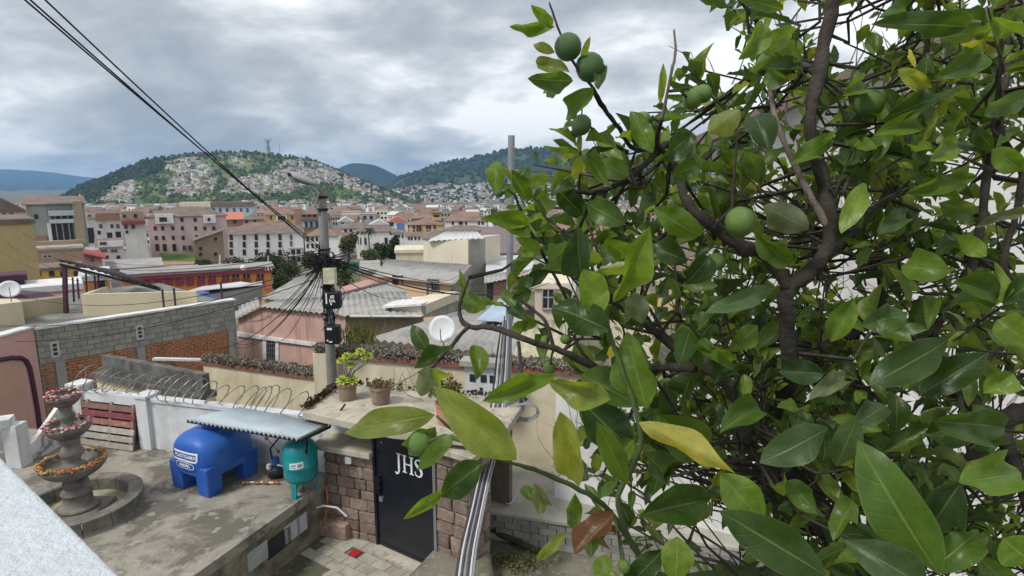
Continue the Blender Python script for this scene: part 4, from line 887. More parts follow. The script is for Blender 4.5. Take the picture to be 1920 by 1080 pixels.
# ---- white balustrade wall
W0 = Vector((-8.6, 11.17, ZT)); W1 = Vector((-4.54, 10.1, ZT)); wd = (W1 - W0).normalized(); Mw2 = frame(W0, wd)
rb = empty('white_boundary_wall', W0, 0, 'white painted boundary wall with square posts behind the blue tank', 'wall'); rb.matrix_basis = Mw2
x2 = (Mw2.inverted() @ PL(285, 832, W0, Vector((-wd.y, wd.x, 0)))).x
MB().box(-.14, .14, -.15, .15, -.4, 1.12).obj('post', m_white, rb); MB().box(-.17, .17, -.18, .18, 1.12, 1.17).obj('post_cap', m_white, rb)
MB().box(x2-.13, x2+.13, -.15, .15, -.4, 1.04).obj('post', m_white, rb); MB().box(x2-.16, x2+.16, -.18, .18, 1.04, 1.09).obj('post_cap', m_white, rb)
MB().box(.14, x2-.13, -.09, .09, .84, 1.02).obj('top_rail', m_white, rb)
MB().box(x2+.13, 6.2, -.07, .07, -.4, .96).obj('panel', m_white, rb); MB().box(x2+.16, 6.2, -.10, .10, .96, 1.03).obj('coping', m_white, rb)
MB().box(.14, x2-.13, .10, .13, -.4, .84).obj('back_board', mat('red brown boards', (.22,.07,.06), .9, .3, 5, .3), rb)
# red and grey pallet in the opening
pal = empty('wooden_pallet', (0,0,0), 0, 'wooden pallet with red upper and grey lower slats leaning in the wall opening', 'pallet')
Mp = Mw2 @ Matrix.Translation((.2, -.30, 0)) @ Matrix.Rotation(R(-11), 4, 'X'); pal.matrix_basis = Mp
pw_ = x2 - .36; cols_ = [(.33,.30,.26),(.36,.34,.30),(.42,.40,.36),(.29,.13,.10),(.21,.065,.07),(.22,.12,.105)]
for i, c in enumerate(cols_):
    z = .02 + i*.145; MB().box(-.02*(i%2), pw_ + .015*((i+1)%2), -.012, .012, z, z+.105).obj('slat', mat('pallet slat %d' % i, c, .9, .28, 9, .5, 40, dirt=(.4,.36,.32) if i == 3 else None, dscale=6), pal)
for x in (.04, pw_/2, pw_-.1): MB().box(x, x+.06, .014, .09, 0, .9).obj('stringer', mat('grey pallet wood', (.28,.25,.21), .9, .2, 5, .4), pal)
# left balustrade
L0 = PZ(38, 872, ZT); rl = empty('white_balustrade', L0, 0, 'white balustrade rail and post at the left edge behind the fountain', 'balustrade')
MB().box(-.13, .13, -.13, .13, -.3, .80).obj('post', m_white, rl)
a = Vector((-1.6, -.75, 0)); MB().bar((-.02,0,.86), a + Vector((0,0,.86)), .3, .14).obj('rail', m_white, rl)
for k in (.45, .9): q = a*k; MB().box(q.x-.09, q.x+.09, q.y-.09, q.y+.09, -.3, .79).obj('baluster', m_white, rl)
q0 = L0 + Vector((.1,.12,0)); q1 = W0 + Vector((-.2,-.1,0)); mb = MB(); mb.prism([q0+Vector((0,0,-.3)), q1+Vector((0,0,-.3)), q1+Vector((0,0,.95)), q0+Vector((0,0,.25))], (-.12,.08,0))
mb.obj('sloping_white_wall', mat('ragged white paint', (.66,.67,.64), .9, .08, 4, .8, 12, dirt=(.20,.18,.15), dscale=3.5, damt=.8, dlo=.5, dhi=.57), label='ragged white sloping wall behind the fountain', cat='wall')
# razor wire
mb = MB(); pts = []; turns = 27; n_ = turns*14
c0 = Mw2 @ Vector((-.15, .0, 1.28)); c1 = Mw2 @ Vector((6.1, .0, 1.2)); rnd = random.Random(3)
for i in range(n_+1):
    t = i/n_; c = c0.lerp(c1, t); a = 2*math.pi*turns*t; rr = .23 + .035*math.sin(t*19) + .02*math.sin(t*53)
    lean = .16*math.cos(a) + .05*math.sin(t*31)
    pts.append(c + wd*(lean + .10*math.sin(t*23)) + Vector((-wd.y, wd.x, 0))*rr*math.sin(a)*.8 + Vector((0,0,rr*math.cos(a))))
mb.tube(pts, .0095, 5)
for i in range(0, n_, 3):
    p = pts[i]; d = (pts[i+1]-p).normalized(); u_ = d.orthogonal().normalized()*.022
    mb.add([p-u_, p+d*.012, p+u_, p-d*.012], [(0,1,2,3)])
mb.obj('razor_wire', mat('dull wire', (.27,.26,.24), .5, .2, 9, 0, metal=.5), label='coil of razor wire along the top of the white wall', cat='razor wire')
# ---- fountain
FP = PZ(150, 962, ZT); ft = empty('stone_fountain', FP, 0, 'three tiered carved stone fountain on the terrace', 'fountain')
seg = 14
for k in range(seg):
    a0, a1 = 2*math.pi*k/seg + .006, 2*math.pi*(k+1)/seg - .006; mb = MB(); vs = []; prof = [(.85,-.03),(.865,.0),(.845,.04),(.845,.19),(.865,.205),(.865,.245),(.68,.25),(.66,.23),(.66,.0)]
    for j in range(5):
        a = lerp(a0, a1, j/4)
        for r_, z in prof: vs.append((r_*math.cos(a), r_*math.sin(a), z))
    m_ = len(prof); fs = [(j*m_+i, j*m_+(i+1) % m_, (j+1)*m_+(i+1) % m_, (j+1)*m_+i) for j in range(4) for i in range(m_)] + [tuple(range(m_-1,-1,-1)), tuple(range(4*m_, 5*m_))]
    mb.add(vs, fs); mb.obj('basin_kerb_stone', m_fstone, ft)
MB().lathe([(.67,-.01),(.67,.035),(1e-6,.036)], 32).obj('basin_floor', mat('pale basin floor', (.36,.34,.25), .8, .25, 4, .3, 20, dirt=(.16,.18,.07), dscale=2.5, damt=.7), ft)
mb = MB(); mb.box(-.36,.36,-.36,.36,.0,.10); bevel(mb.obj('plinth', m_fstone, ft), .03)
MB().lathe([(.27,.10),(.27,.14),(.23,.16),(.20,.18),(.19,.34),(.215,.36),(.215,.385),(.17,.40),(.13,.42),(.165,.47),(.175,.52),(.15,.57),(.11,.60),(.12,.66),(.17,.70),(.20,.72)], 28).obj('column', m_fstone, ft, smooth=True)
def bowl(r, z, h): MB().lathe([(r*.30,z-h),(r*.60,z-h*.90),(r*.84,z-h*.62),(r*.96,z-h*.34),(r,z-.06),(r*1.02,z-.03),(r*1.02,z),(r*.93,z),(r*.86,z-.05),(r*.5,z-h*.45),(r*.12,z-h*.5)], 36).obj('bowl', m_fstone, ft, smooth=True)
bowl(.43, .86, .23); bowl(.30, 1.46, .20); bowl(.215, 1.93, .17)
MB().lathe([(.17,.76),(.17,.82),(.12,.85),(.10,.90),(.15,.98),(.16,1.04),(.12,1.10),(.10,1.14),(.13,1.20),(.14,1.30)], 24).obj('column', m_fstone, ft, smooth=True)
MB().lathe([(.12,1.38),(.12,1.43),(.085,1.46),(.075,1.52),(.11,1.58),(.11,1.62),(.07,1.68),(.09,1.74),(.10,1.80)], 24).obj('column', m_fstone, ft, smooth=True)
def petals(c): return mat('petal %.2f %.2f %.2f' % c, c, .7, .1, 9, 0)
def garland(r, z, cols, n, label):
    mb = MB(); rnd = random.Random(int(z*100)); vs = FP
    for i in range(n):
        a = 2*math.pi*i/n + rnd.uniform(-.05,.05); rr = r + rnd.uniform(-.04,.035); c = Vector((rr*math.cos(a), rr*math.sin(a), z + .02 + rnd.uniform(-.015,.03)))
        mb.cur = rnd.randrange(len(cols)); s = rnd.uniform(.014,.024)
        mb.ball(c, s, 7, 4, (1,1,.75))
        for k in range(5):
            b = k*1.256 + rnd.random(); d = Vector((math.cos(b), math.sin(b), .25)); e_ = Vector((-math.sin(b), math.cos(b), 0))
            mb.add([c + d*s*.6 + e_*s*.4, c + d*s*1.5, c + d*s*.6 - e_*s*.4], [(0,1,2)])
    mb.obj('flower_garland', [petals(c) for c in cols], loc=FP, label=label, cat='garland')
garland(.205, 1.93, [(.42,.07,.09),(.52,.24,.26),(.58,.54,.46),(.30,.10,.08)], 90, 'red and white flower garland on the top fountain bowl')
garland(.29, 1.46, [(.42,.08,.11),(.48,.14,.17),(.58,.54,.47),(.50,.28,.30)], 120, 'red pink and white flower garland on the middle fountain bowl')
garland(.418, .86, [(.50,.17,.06),(.50,.24,.08),(.18,.26,.06),(.42,.11,.07),(.46,.38,.11)], 230, 'orange and green flower garland on the lowest fountain bowl')
# ---- blue tank
ax = Vector((.442, .897, 0)).normalized(); fc = PZ(352, 926, ZT)
tk = empty('blue_water_tank', fc, 0, 'big blue horizontal plastic water tank on four moulded legs', 'water tank')
Mk = frame(fc, Vector((ax.y, -ax.x, 0))); tk.matrix_basis = Mk      # local x across the end, y along the tank
HW, HH, LEN, ZC = .50, .385, 1.08, .615
def sup(c, p): return math.copysign(abs(c) ** (2/p), c)
mb = MB(); nr, na = 30, 40; vs = []; ys = []
for j in range(nr+1):
    t = j/nr; y = -math.cos(math.pi*t) if False else math.copysign(1-(1-abs(2*t-1))**2.2, 2*t-1); r_ = max(0.0, 1 - abs(y) ** 3.4) ** (1/3.4) if 0 < j < nr else 0.02
    for i in range(na):
        a = 2*math.pi*i/na; rib = 1.0
        vs.append((HW*r_*rib*sup(math.cos(a), 2.5), LEN/2 + y*LEN/2, ZC + HH*r_*rib*sup(math.sin(a), 2.5)))
fs = [(j*na+i, (j+1)*na+i, (j+1)*na+(i+1) % na, j*na+(i+1) % na) for j in range(nr) for i in range(na)] + [tuple(range(na)), tuple(range((nr+1)*na-1, nr*na-1, -1))]
mb.add(vs, [tuple(reversed(f)) for f in fs]); mb.obj('body', m_blue, tk, smooth=True)
for sx_ in (-1, 1):
    for y0 in (.035, .745):
        mb = MB(); x0, x1 = sorted((sx_*.17, sx_*.475)); mb.add([(x0+.02,y0+.015,0),(x1-.02,y0+.015,0),(x1-.02,y0+.28,0),(x0+.02,y0+.28,0),(x0,y0,.5),(x1,y0,.5),(x1,y0+.30,.5),(x0,y0+.30,.5)], [(3,2,1,0),(4,5,6,7),(0,1,5,4),(1,2,6,5),(2,3,7,6),(3,0,4,7)])
        bevel(mb.obj('leg', m_blue, tk), .025, 3)
mb = MB(); mb.box(-.465,.465,.045,1.035,.29,.50); bevel(mb.obj('skirt', m_blue, tk), .06, 3)
MB().lathe([(.20,.94),(.20,1.03),(.185,1.05),(.13,1.055),(.12,1.04),(.02,1.04)], 28, (0,.60,0)).obj('lid', m_blue, tk)
bevel(MB().box(-.14,.14,.72,.98,.86,.99).obj('inlet_box', m_blue, tk), .02)
def capy(x, z):
    q = 1 - (abs(x/HW) ** 2.5 + abs((z-ZC)/HH) ** 2.5) ** (3.4/2.5)
    return LEN/2 - LEN/2 * max(0, q) ** (1/3.4) - .008
m_decal = mat('white decal print', (.75,.77,.80), .6, .03, 5, 0)
def textmesh(txt, size, bold=0.0, shear=0.0):
    cu = bpy.data.curves.new('lettering', 'FONT'); cu.body = txt; cu.size = size; cu.align_x = 'CENTER'; cu.align_y = 'CENTER'; cu.offset = bold; cu.shear = shear; cu.resolution_u = 2
    ob = bpy.data.objects.new('lettering', cu); COL.objects.link(ob); bpy.context.view_layer.update()
    me = bpy.data.meshes.new_from_object(ob.evaluated_get(bpy.context.evaluated_depsgraph_get())); bpy.data.objects.remove(ob); bpy.data.curves.remove(cu)
    return me
def conform(me, fn, name, m, parent):
    bm = bmesh.new(); bm.from_mesh(me); bmesh.ops.triangulate(bm, faces=bm.faces); bmesh.ops.subdivide_edges(bm, edges=[e_ for e_ in bm.edges if e_.calc_length() > .03], cuts=2)
    for v in bm.verts: v.co = fn(v.co.x, v.co.y)
    bm.to_mesh(me); bm.free(); me.materials.clear(); me.materials.append(m); o = bpy.data.objects.new(name, me); COL.objects.link(o); o.parent = parent; return o
TX, TZ = .02, .67
def tankface(x, y):
    x, y = TX + x*1.15, TZ + y*1.2; return Vector((x, capy(x, y), y))
def strip(name, pts, parent, m, fn, nsub=14):
    "flat printed band through local points: list of (x0,x1,y0,y1)"
    mb = MB()
    for x0, x1, y0, y1 in pts: mb.grid(lambda a, b: fn(lerp(x0,x1,a), lerp(y0,y1,b)), nsub, 2)
    return mb.obj(name, m, parent)
conform(textmesh('PLASTIGAMA', .072, .002, .15), tankface, 'lettering', m_decal, tk)
strip('printed_stripe', [(-.24,.245,.045,.07),(-.26,.225,-.072,-.045)], tk, m_decal, tankface); strip('printed_stripe', [(.218,.245,-.045,.045)], tk, m_decal, tankface, 3)
conform(textmesh('wavin', .085, .003), lambda x, y: tankface(x*1.15 - .02, y - .130), 'lettering', m_decal, tk)
mb = MB(); ring = []
for i in range(49):
    a = 2*math.pi*i/48; ring.append((sup(math.cos(a), 5)*.19 - .02, sup(math.sin(a), 2.6)*.05 - .135))
vs = [tankface(x, y) for x, y in ring] + [tankface((x+.02)*.94-.02, (y+.135)*.78-.135) for x, y in ring]
mb.add(vs, [(i, i+1, 50+i, 49+i) for i in range(48)]); mb.obj('printed_outline', m_decal, tk)
# canopy sheet over the tank
ZCp = 2.12; cp = empty('sheet_canopy', PZ(560, 824, ZCp), 0, 'small corrugated metal canopy above the tank on thin bars', 'canopy'); rel = (lambda p, b=cp.location.copy(): Vector(p) - b)
c4 = [PZ(350,788,ZCp), PZ(560,824,ZCp-.02), PZ(617,797,ZCp+.02), PZ(450,766,ZCp+.03)]
m_cyan = mat('blue grey corrugated sheet', (.42,.50,.54), .5, .10, 3, .2, 30, dirt=(.30,.33,.34), dscale=2, damt=.5, spec=.4)
corrobj('sheet', [rel(q) for q in c4], m_cyan, cp, .088, .036)
MB().bar(rel(c4[0])+Vector((0,.02,-.03)), rel(c4[1])+Vector((0,.02,-.03)), .03).obj('edge_bar', m_wire, cp); MB().bar(rel(c4[1])+Vector((.02,0,-.03)), rel(c4[2])+Vector((.02,0,-.03)), .03).obj('edge_bar', m_wire, cp)
for a, b in ((c4[1].lerp(c4[2],.25), PZ(575,870,ZT+.5)), (c4[2], c4[2]+Vector((.25,.1,.35))), (c4[1].lerp(c4[0],.2), c4[1].lerp(c4[0],.2)+Vector((.2,1.0,-.15)))): MB().bar(rel(a)-Vector((0,0,.03)), rel(b)-Vector((0,0,.03)), .025).obj('strut', m_wire, cp)
# green pressure tank
gp = PZ(567, 921, ZT); gt = empty('pressure_tank', gp, 0, 'turquoise steel pressure tank on three legs with white label', 'pressure tank')
m_teal = mat('turquoise enamel', (.008,.24,.26), .35, .05, 3, .06, 25, spec=.5)
MB().lathe([(.01,.20),(.14,.205),(.23,.24),(.27,.30),(.275,.36),(.275,.50),(.279,.505),(.279,.515),(.275,.52),(.275,.74),(.255,.83),(.19,.90),(.10,.935),(.05,.94),(.05,.955),(.01,.957)], 36).obj('body', m_teal, gt, smooth=True)
for k in range(3):
    a = -1.75 + k*2.094; c = Vector((.22*math.cos(a), .22*math.sin(a), 0)); d = Vector((math.cos(a), math.sin(a), 0)); mb = MB(); mb.bar(c + Vector((0,0,.34)), c + d*.03, .085, .03, d); mb.box(c.x-.05, c.x+.05, c.y-.05, c.y+.05, 0, .012); mb.obj('leg', m_teal, gt)
def cyl(x, y): 
    a = -1.45 + x/.277; return Vector((.278*math.cos(a), .278*math.sin(a), .58 + y))
strip('label', [(-.11,.11,-.05,.06)], gt, m_decal, lambda x, y: cyl(x, y + .12*x), 8)
strip('label_print', [(-.09,-.01,.0,.03),(-.09,-.01,-.03,-.015),(.02,.09,-.025,.03)], gt, mat('grey print', (.25,.3,.36), .7, .05, 4, 0), lambda x, y: cyl(x, y + .12*x) * 1.004 - Vector((0,0,.004*.58)), 5)
MB().tube([(0,0,.95),(0,0,.985)], .045, 10).obj('valve_cap', m_wire, gt)
# pump
pp = PZ(520, 897, ZT); pu = empty('water_pump', pp, .4, 'small dark pump with blue cap and copper pipes beside the pressure tank', 'pump')
m_pump = mat('dark pump casing', (.02,.03,.035), .4, .2, 6, .2); m_copper = mat('copper joint', (.42,.15,.07), .45, .2, 8, .1, metal=.4); m_pipe = mat('white plastic pipe', (.62,.62,.60), .5, .08, 5, 0)
MB().tube([(-.14,0,.14),(-.05,0,.14),(.0,0,.14),(.16,0,.14)], [.09,.11,.12,.10], 14).obj('motor', m_pump, pu); MB().box(-.16,.18,-.12,.12,-.005,.02).obj('base_plate', mat('rusty plate', (.20,.12,.08), .9, .3, 6, .3), pu)
MB().lathe([(.05,.26),(.055,.30),(.06,.36),(.05,.40),(.01,.42)], 12).obj('blue_cap', m_blue, pu); MB().tube([(-.12,-.03,.22),(-.12,-.03,.30)], .04, 8).obj('fitting', m_pipe, pu)
MB().tube([(.02,-.05,.27),(.10,-.10,.26),(.17,-.14,.16),(.20,-.15,.02)], .018, 8).obj('hose', m_pipe, pu)
mb = MB(); mb.tube([(-.05,.02,.30),(-.08,.05,.55),(.10,.10,.72),(.30,.10,.74)], .016, 8); mb.obj('riser_pipe', m_wire, pu)
pa = PZ(455, 905, ZT+.04); pb = PZ(518, 905, ZT+.04); mb = MB(); mb.tube([pa, pa.lerp(pb,.4)+Vector((0,.02,0)), pb], .016, 8); o = mb.obj('copper_pipe', m_pipe, label='thin pale pipe with copper joints from tank to pump', cat='pipe')
for k in (.05,.35,.6,.92): q = pa.lerp(pb, k); MB().tube([q, q + (pb-pa).normalized()*.09], .026, 8).obj('joint', m_copper, o)
qa, qb, qc = PY(500,822,9.7), PY(522,846,9.7), PY(534,842,9.6); MB().tube([PY(470,806,9.9), qa], .012, 6).obj('feed_pipe', m_pipe, label='thin white feed pipe under the canopy front edge', cat='pipe')
o = MB().tube([qa, qb], .012, 6).obj('valve_pipe', m_steel, label='slanting steel pipe with red valve above the pump', cat='pipe'); MB().ball(qa, .035, 8, 6).obj('valve', m_copper, o); MB().ball(qb, .03, 8, 6).obj('valve', m_copper, o)
# ---- gate: stone pillars, ledge, black door, roof slab
GA, GB, GC = Vector((T0.x+.03, T0.y+.06, 0)), PZ(709, 1022, 0), PZ(822, 1072, 0)
SM = []
for k in range(7):
    rnd = random.Random(40+k); bm = bmesh.new(); bmesh.ops.create_cube(bm, size=1.0)
    bmesh.ops.bevel(bm, geom=list(bm.edges), offset=.10, segments=1, affect='EDGES', profile=.5)
    for v in bm.verts: v.co += Vector((rnd.uniform(-.05,.05), rnd.uniform(-.09,.09), rnd.uniform(-.05,.05)))
    me = bpy.data.meshes.new('stone'); bm.to_mesh(me); bm.free(); me.materials.append(m_stone); SM.append(me)
def stonewall(root, o, d, width, z0, z1, dep, rowh=.215, avg=.30, seed=0):
    "rubble stones on the face from o along d (local to root at origin)"
    rnd = random.Random(seed); d = Vector(d).normalized(); M = frame(o, d); Mr = root.matrix_basis.inverted() @ M; z = z0
    MBx = MB(); MBx.box(0, width, .035, dep, z0-.3, z1, Mr); MBx.obj('mortar_core', m_smort, root)
    while z < z1 - .03:
        h = min(rowh*rnd.uniform(.8,1.2), z1 - z)
        if z1 - z - h < .1: h = z1 - z
        x = 0
        while x < width - .01:
            w = avg*rnd.uniform(.6,1.4)
            if width - x - w < avg*.45: w = width - x
            instM(rnd.choice(SM), 'stone', Mr @ Matrix.Translation((x + w/2, .05 + rnd.uniform(-.012,.012), z + h/2)) @ Matrix.Rotation(rnd.uniform(-.03,.03), 4, 'Y') @ Matrix.Diagonal((w-.018, .12, h-.018, 1)), root); x += w
        z += h
gr = empty('stone_pillar', GA, 0, 'brown rubble stone pillar left of the black door under a pale ledge', 'pillar')
stonewall(gr, GA, GB-GA, (GB-GA).length, 0, 1.6, .9, .19, .26, seed=1)
gd = (GB-GA).normalized(); gn = Vector((-gd.y, gd.x, 0))
mb = MB(); rel = lambda p: Vector(p) - GA
mb.prism([rel(GA-gd*.12-gn*.14+Vector((0,0,1.6))), rel(GB-gn*.14+Vector((0,0,1.6))), rel(GB+gn*.95+Vector((0,0,1.66))), rel(GA-gd*.12+gn*.95+Vector((0,0,1.66)))], (0,0,.10)); bevel(mb.obj('ledge', m_slab, gr), .015)
MB().box(-.05,.05,-.05,.05,0,.12).obj('lamp_socket', m_pipe, gr, loc=rel(GA.lerp(GB,.55)-gn*.06+Vector((0,0,1.44))))
GR0 = GC; dd = (GC-GB).normalized(); GR1 = GC + dd*.62
g2 = empty('stone_pillar', GC, 0, 'brown rubble stone pillar right of the black door behind grey conduits', 'pillar')
stonewall(g2, GC, dd, .60, 0, 2.05, .5, .21, .24, seed=2)
sd_ = Vector((-dd.y, dd.x, 0)); sd_ = sd_ if sd_.y > 0 else -sd_
stonewall(g2, GR1 + sd_*.02, sd_, .55, 0, 2.05, .3, .26, .28, seed=3)
mb = MB(); rel2 = lambda p: Vector(p) - GC
mb.prism([rel2(GC-dd*.02-sd_*.12+Vector((0,0,2.07))), rel2(GR1+dd*.14-sd_*.12+Vector((0,0,2.07))), rel2(GR1+dd*.14+sd_*.7+Vector((0,0,2.07))), rel2(GC-dd*.02+sd_*.7+Vector((0,0,2.07)))], (0,0,.08)); mb.obj('ledge', m_slab, g2)
dr = empty('black_door', GB, 0, 'black enamelled metal door lettered JHS in white', 'door'); Md = frame(GB, dd); dr.matrix_basis = Md; wD = (GC-GB).length
MB().box(.02, wD-.02, .0, .05, .03, 2.2).obj('leaf', m_door, dr)
for x0, x1 in ((-.02,.03),(wD-.05,wD)): MB().box(x0, x1, -.03, .08, 0, 2.22).obj('jamb', m_steel if x0 > .1 else m_door, dr)
MB().box(.03, wD-.05, -.012, .0, .06, .09).obj('kick_rail', m_door, dr); MB().box(0, wD, -.22, -.02, -.02, .028).obj('threshold', m_slab, dr)
Mdi = Md.inverted(); nD = Vector((-dd.y, dd.x, 0)); tq = Mdi @ PL(766, 872, GB, nD)
mb = MB(); HT = .29
def lpoly(pts, ox): mb.prism([Vector((tq.x + (ox + x - .95)*HT, -.010, tq.z + (y - .5)*HT)) for x, y in pts], (0,.009,0))
def lstroke(c, ws, ox):
    c = [Vector((x, y, 0)) for x, y in c]; S = smooth2(c, 5); n = len(S)-1; L_, R_ = [], []
    for i, p in enumerate(S):
        d = (S[min(n,i+1)] - S[max(0,i-1)]).normalized(); q = Vector((-d.y, d.x, 0)); w = pw(i/n, ws)/2; L_.append(p+q*w); R_.append(p-q*w)
    for i in range(n): lpoly([(L_[i].x,L_[i].y),(L_[i+1].x,L_[i+1].y),(R_[i+1].x,R_[i+1].y),(R_[i].x,R_[i].y)], ox)
def smooth2(pts, k):
    out = []; P = [pts[0]] + list(pts) + [pts[-1]]
    for i in range(1, len(P)-2):
        for j in range(k):
            t = j/k; a, b, c, d = P[i-1], P[i], P[i+1], P[i+2]; out.append(.5*((2*b) + (c-a)*t + (2*a-5*b+4*c-d)*t*t + (3*b-a-3*c+d)*t**3))
    out.append(pts[-1]); return out
lpoly([(.20,.10),(.33,.10),(.33,.96),(.20,.96)], 0); lpoly([(.08,.96),(.45,.96),(.45,1),(.08,1)], 0); lstroke([(.265,.12),(.25,-.05),(.17,-.18),(.06,-.2),(.0,-.12)], [(0,.13),(.5,.09),(1,.08)], 0)
for x in (.62, 1.12): lpoly([(x,.04),(x+.12,.04),(x+.12,.96),(x,.96)], 0); lpoly([(x-.09,.96),(x+.21,.96),(x+.21,1),(x-.09,1)], 0); lpoly([(x-.09,0),(x+.21,0),(x+.21,.04),(x-.09,.04)], 0)
lpoly([(.74,.49),(1.12,.49),(1.12,.54),(.74,.54)], 0); lstroke([(.46,.76),(.42,.9),(.26,.98),(.1,.9),(.06,.74),(.2,.58),(.38,.46),(.48,.26),(.38,.07),(.22,.02),(.06,.08),(.02,.26)], [(0,.05),(.2,.05),(.42,.13),(.62,.14),(.85,.05),(1,.05)], 1.42)
mb.obj('lettering', m_decal, dr)
MB().lathe([(.012,0),(.02,.012),(.02,.02),(.003,.024)], 12, (0,0,0), Matrix.Rotation(R(90), 4, 'X')).obj('rivet', m_steel, dr, loc=(.2,-.002,1.9))
lk = MB(); lk.box(.07,.13,-.05,0,.98,1.30); lk.box(.02,.17,-.06,-.03,1.22,1.25); lk.box(.03,.16,-.06,-.03,1.08,1.11); lk.obj('lock', m_wire, dr); MB().box(.10,.17,-.03,0,.85,.93).obj('lock_plate', m_steel, dr)
# gate roof slab
ZR = 2.36; RS = [PZ(566,771,ZR), PZ(735,808,ZR), PZ(935,828,ZR), PZ(985,752,ZR), PZ(640,718,ZR)]
gs = MB().prism(RS, (0,0,-.13)).obj('gate_roof_slab', m_slab, label='pale cement roof slab above the gate carrying flower pots', cat='roof slab'); bevel(gs, .015)
for (ua, va), (ub, vb_) in (((655,733),(800,748)), ((800,748),(955,775))):
    a_, b_ = PZ(ua, va, ZR-.135), PZ(ub, vb_, ZR-.135); MB().prism([a_, b_, b_+Vector((0,0,-2.3)), a_+Vector((0,0,-2.3))], (.05,.14,0)).obj('gate_back_wall', m_smort, gs)
# moss along slab edge
mb = MB(); rnd = random.Random(8)
for a, b in ((PZ(572,766,ZR), PZ(640,718,ZR)), (PZ(640,718,ZR), PZ(980,752,ZR))):
    for i in range(330):
        p = a.lerp(b, rnd.random()) + Vector((rnd.gauss(.03,.03), rnd.gauss(-.03,.04), rnd.uniform(0,.10))); q = Vector((rnd.gauss(0,1), rnd.gauss(0,1), rnd.gauss(.6,.6))).normalized(); x = q.orthogonal().normalized(); s = rnd.uniform(.02,.045)
        mb.add([p-x*s, p+q*s*1.5, p+x*s], [(0,1,2)])
mb.obj('edge_moss', m_mosst, kind='stuff', label='dark dried moss along the back edges of the gate roof slab', cat='moss')
# stone block, tiles and tap in the yard corner
bk = PZ(634, 1002, 0); mb = MB(); mb.box(-.28,.28,-.16,.16,0,.30); o = mb.obj('stone_block', m_stone, loc=bk, label='rough stone block lying at the foot of the stone pillar', cat='stone block'); o.rotation_euler = (0,0,math.atan2(gd.y,gd.x)); bevel(o, .03)
td0 = empty('floor_tile_patch', PZ(690,1050,0), math.atan2(dd.y,dd.x), 'patch of pale floor tiles with one red tile before the door', 'floor tiles')
m_ptile = mat('pale worn tile', (.40,.38,.32), .8, .2, 6, .3, 25, dirt=(.2,.18,.13), dscale=3, damt=.6, rv=.12); tl = MB().box(-.145,.145,-.095,.095,.004,.022).mesh('tile', m_ptile); tl2 = MB().box(-.085,.085,-.085,.085,.004,.024).mesh('tile', mat('red tile', (.38,.03,.03), .6, .1, 5, .1))
rnd = random.Random(2); ti = td0.matrix_basis.inverted()
for i in range(-3, 5):
    for j in range(-3, 3):
        if (i, j) in ((-3,2),(-3,-3),(4,-3),(-2,-3)): continue
        if i == -1 and j == 0: inst(tl2, 'red_tile', td0, (i*.30, j*.2, .0), (0,0,.1)); continue
        inst(tl, 'tile', td0, (i*.30 + (.15 if j%2 else 0), j*.2, rnd.uniform(0,.004)), (0,0,rnd.uniform(-.03,.03)))
ta = PY(612, 912, 9.25); o = MB().tube([ta, PY(614,935,9.2), PY(612,960,9.15), PY(606,985,9.15)], .02, 8).obj('wall_tap_pipe', m_copper, label='rusty tap pipe in the corner beside the stone pillar', cat='pipe'); MB().tube([PY(594,952,9.1), PY(606,948,9.1), PY(632,952,9.05), PY(650,968,9.0)], .016, 7).obj('tap_hose', m_pipe, o)
# concrete ramp right of the door and raised yard behind
mb = MB(); mb.add([PZ(735,1085,.0), PZ(775,1040,.0), PZ(822,1003,.38), PZ(868,992,.42), PZ(902,1010,.42), PZ(905,1085,.42), PZ(800,1100,.30)], [(0,1,2,3,4,5,6)])
o = MB().prism([Vector((p[0],p[1],.36)) for p in (PZ(752,1085,.36), PZ(792,1045,.36), PZ(826,1008,.36), PZ(866,994,.36), PZ(915,1012,.36), PZ(935,1100,.36), PZ(760,1140,.36))], (0,0,-.5)).obj('concrete_mound', m_yard, label='rounded concrete mound at the right foot of the door', cat='concrete'); bevel(o, .12, 4)
ZP = .55; q = [PZ(912,958,ZP), PZ(1120,990,ZP), PZ(1500,1045,ZP), Vector((9,5.5,ZP)), Vector((9,10.4,ZP)), PZ(905,872,ZP)]
MB().prism(q, (0,0,-.05)).obj('raised_yard', mat('pale yard cement', (.40,.385,.335), .92, .2, 1.5, .4, 25, dirt=(.2,.2,.12), dscale=.8, damt=.6), kind='structure')
pw2 = empty('low_block_wall', q[0], 0, 'low grey block wall below the raised yard under the tree', 'wall'); pd_ = (q[1]-q[0]).normalized(); pw2.matrix_basis = frame(Vector((q[0].x,q[0].y,0)), pd_); Lw = (q[2]-q[0]).length
MB().box(0, Lw, .09, .3, -.2, .495).obj('core', m_mortar, pw2); bb = MB().box(0,.285,.04,.14,0,.113).mesh('block', mat('sooty block', (.27,.26,.235), .95, .2, 8, .5, 40, dirt=(.14,.14,.12), dscale=3, damt=.5, rv=.12))
for r_ in range(4):
    x = 0 if r_ % 2 == 0 else -.15
    while x < min(Lw-.3, 4.2):
        if x >= 0: inst(bb, 'block', pw2, (x+.01, random.uniform(-.008,.008), .004 + r_*.123))
        x += .3
MB().tube([PZ(905,985,.16), PZ(960,1012,.10), PZ(1010,1034,.08)], .05, 8).obj('mossy_pipe', m_mosst, label='mossy dark pipe along the foot of the low block wall', cat='pipe')
mb = MB(); rnd = random.Random(4); c = PZ(960, 1056, .0)
for i in range(700):
    p = c + Vector((rnd.gauss(0,.22), rnd.gauss(0,.12), rnd.uniform(0,.05))); qv = Vector((rnd.gauss(0,1), rnd.gauss(0,1), rnd.gauss(.8,.5))).normalized(); x = qv.orthogonal().normalized(); s = rnd.uniform(.01,.025); mb.add([p-x*s, p+qv*s*2, p+x*s], [(0,1,2)])
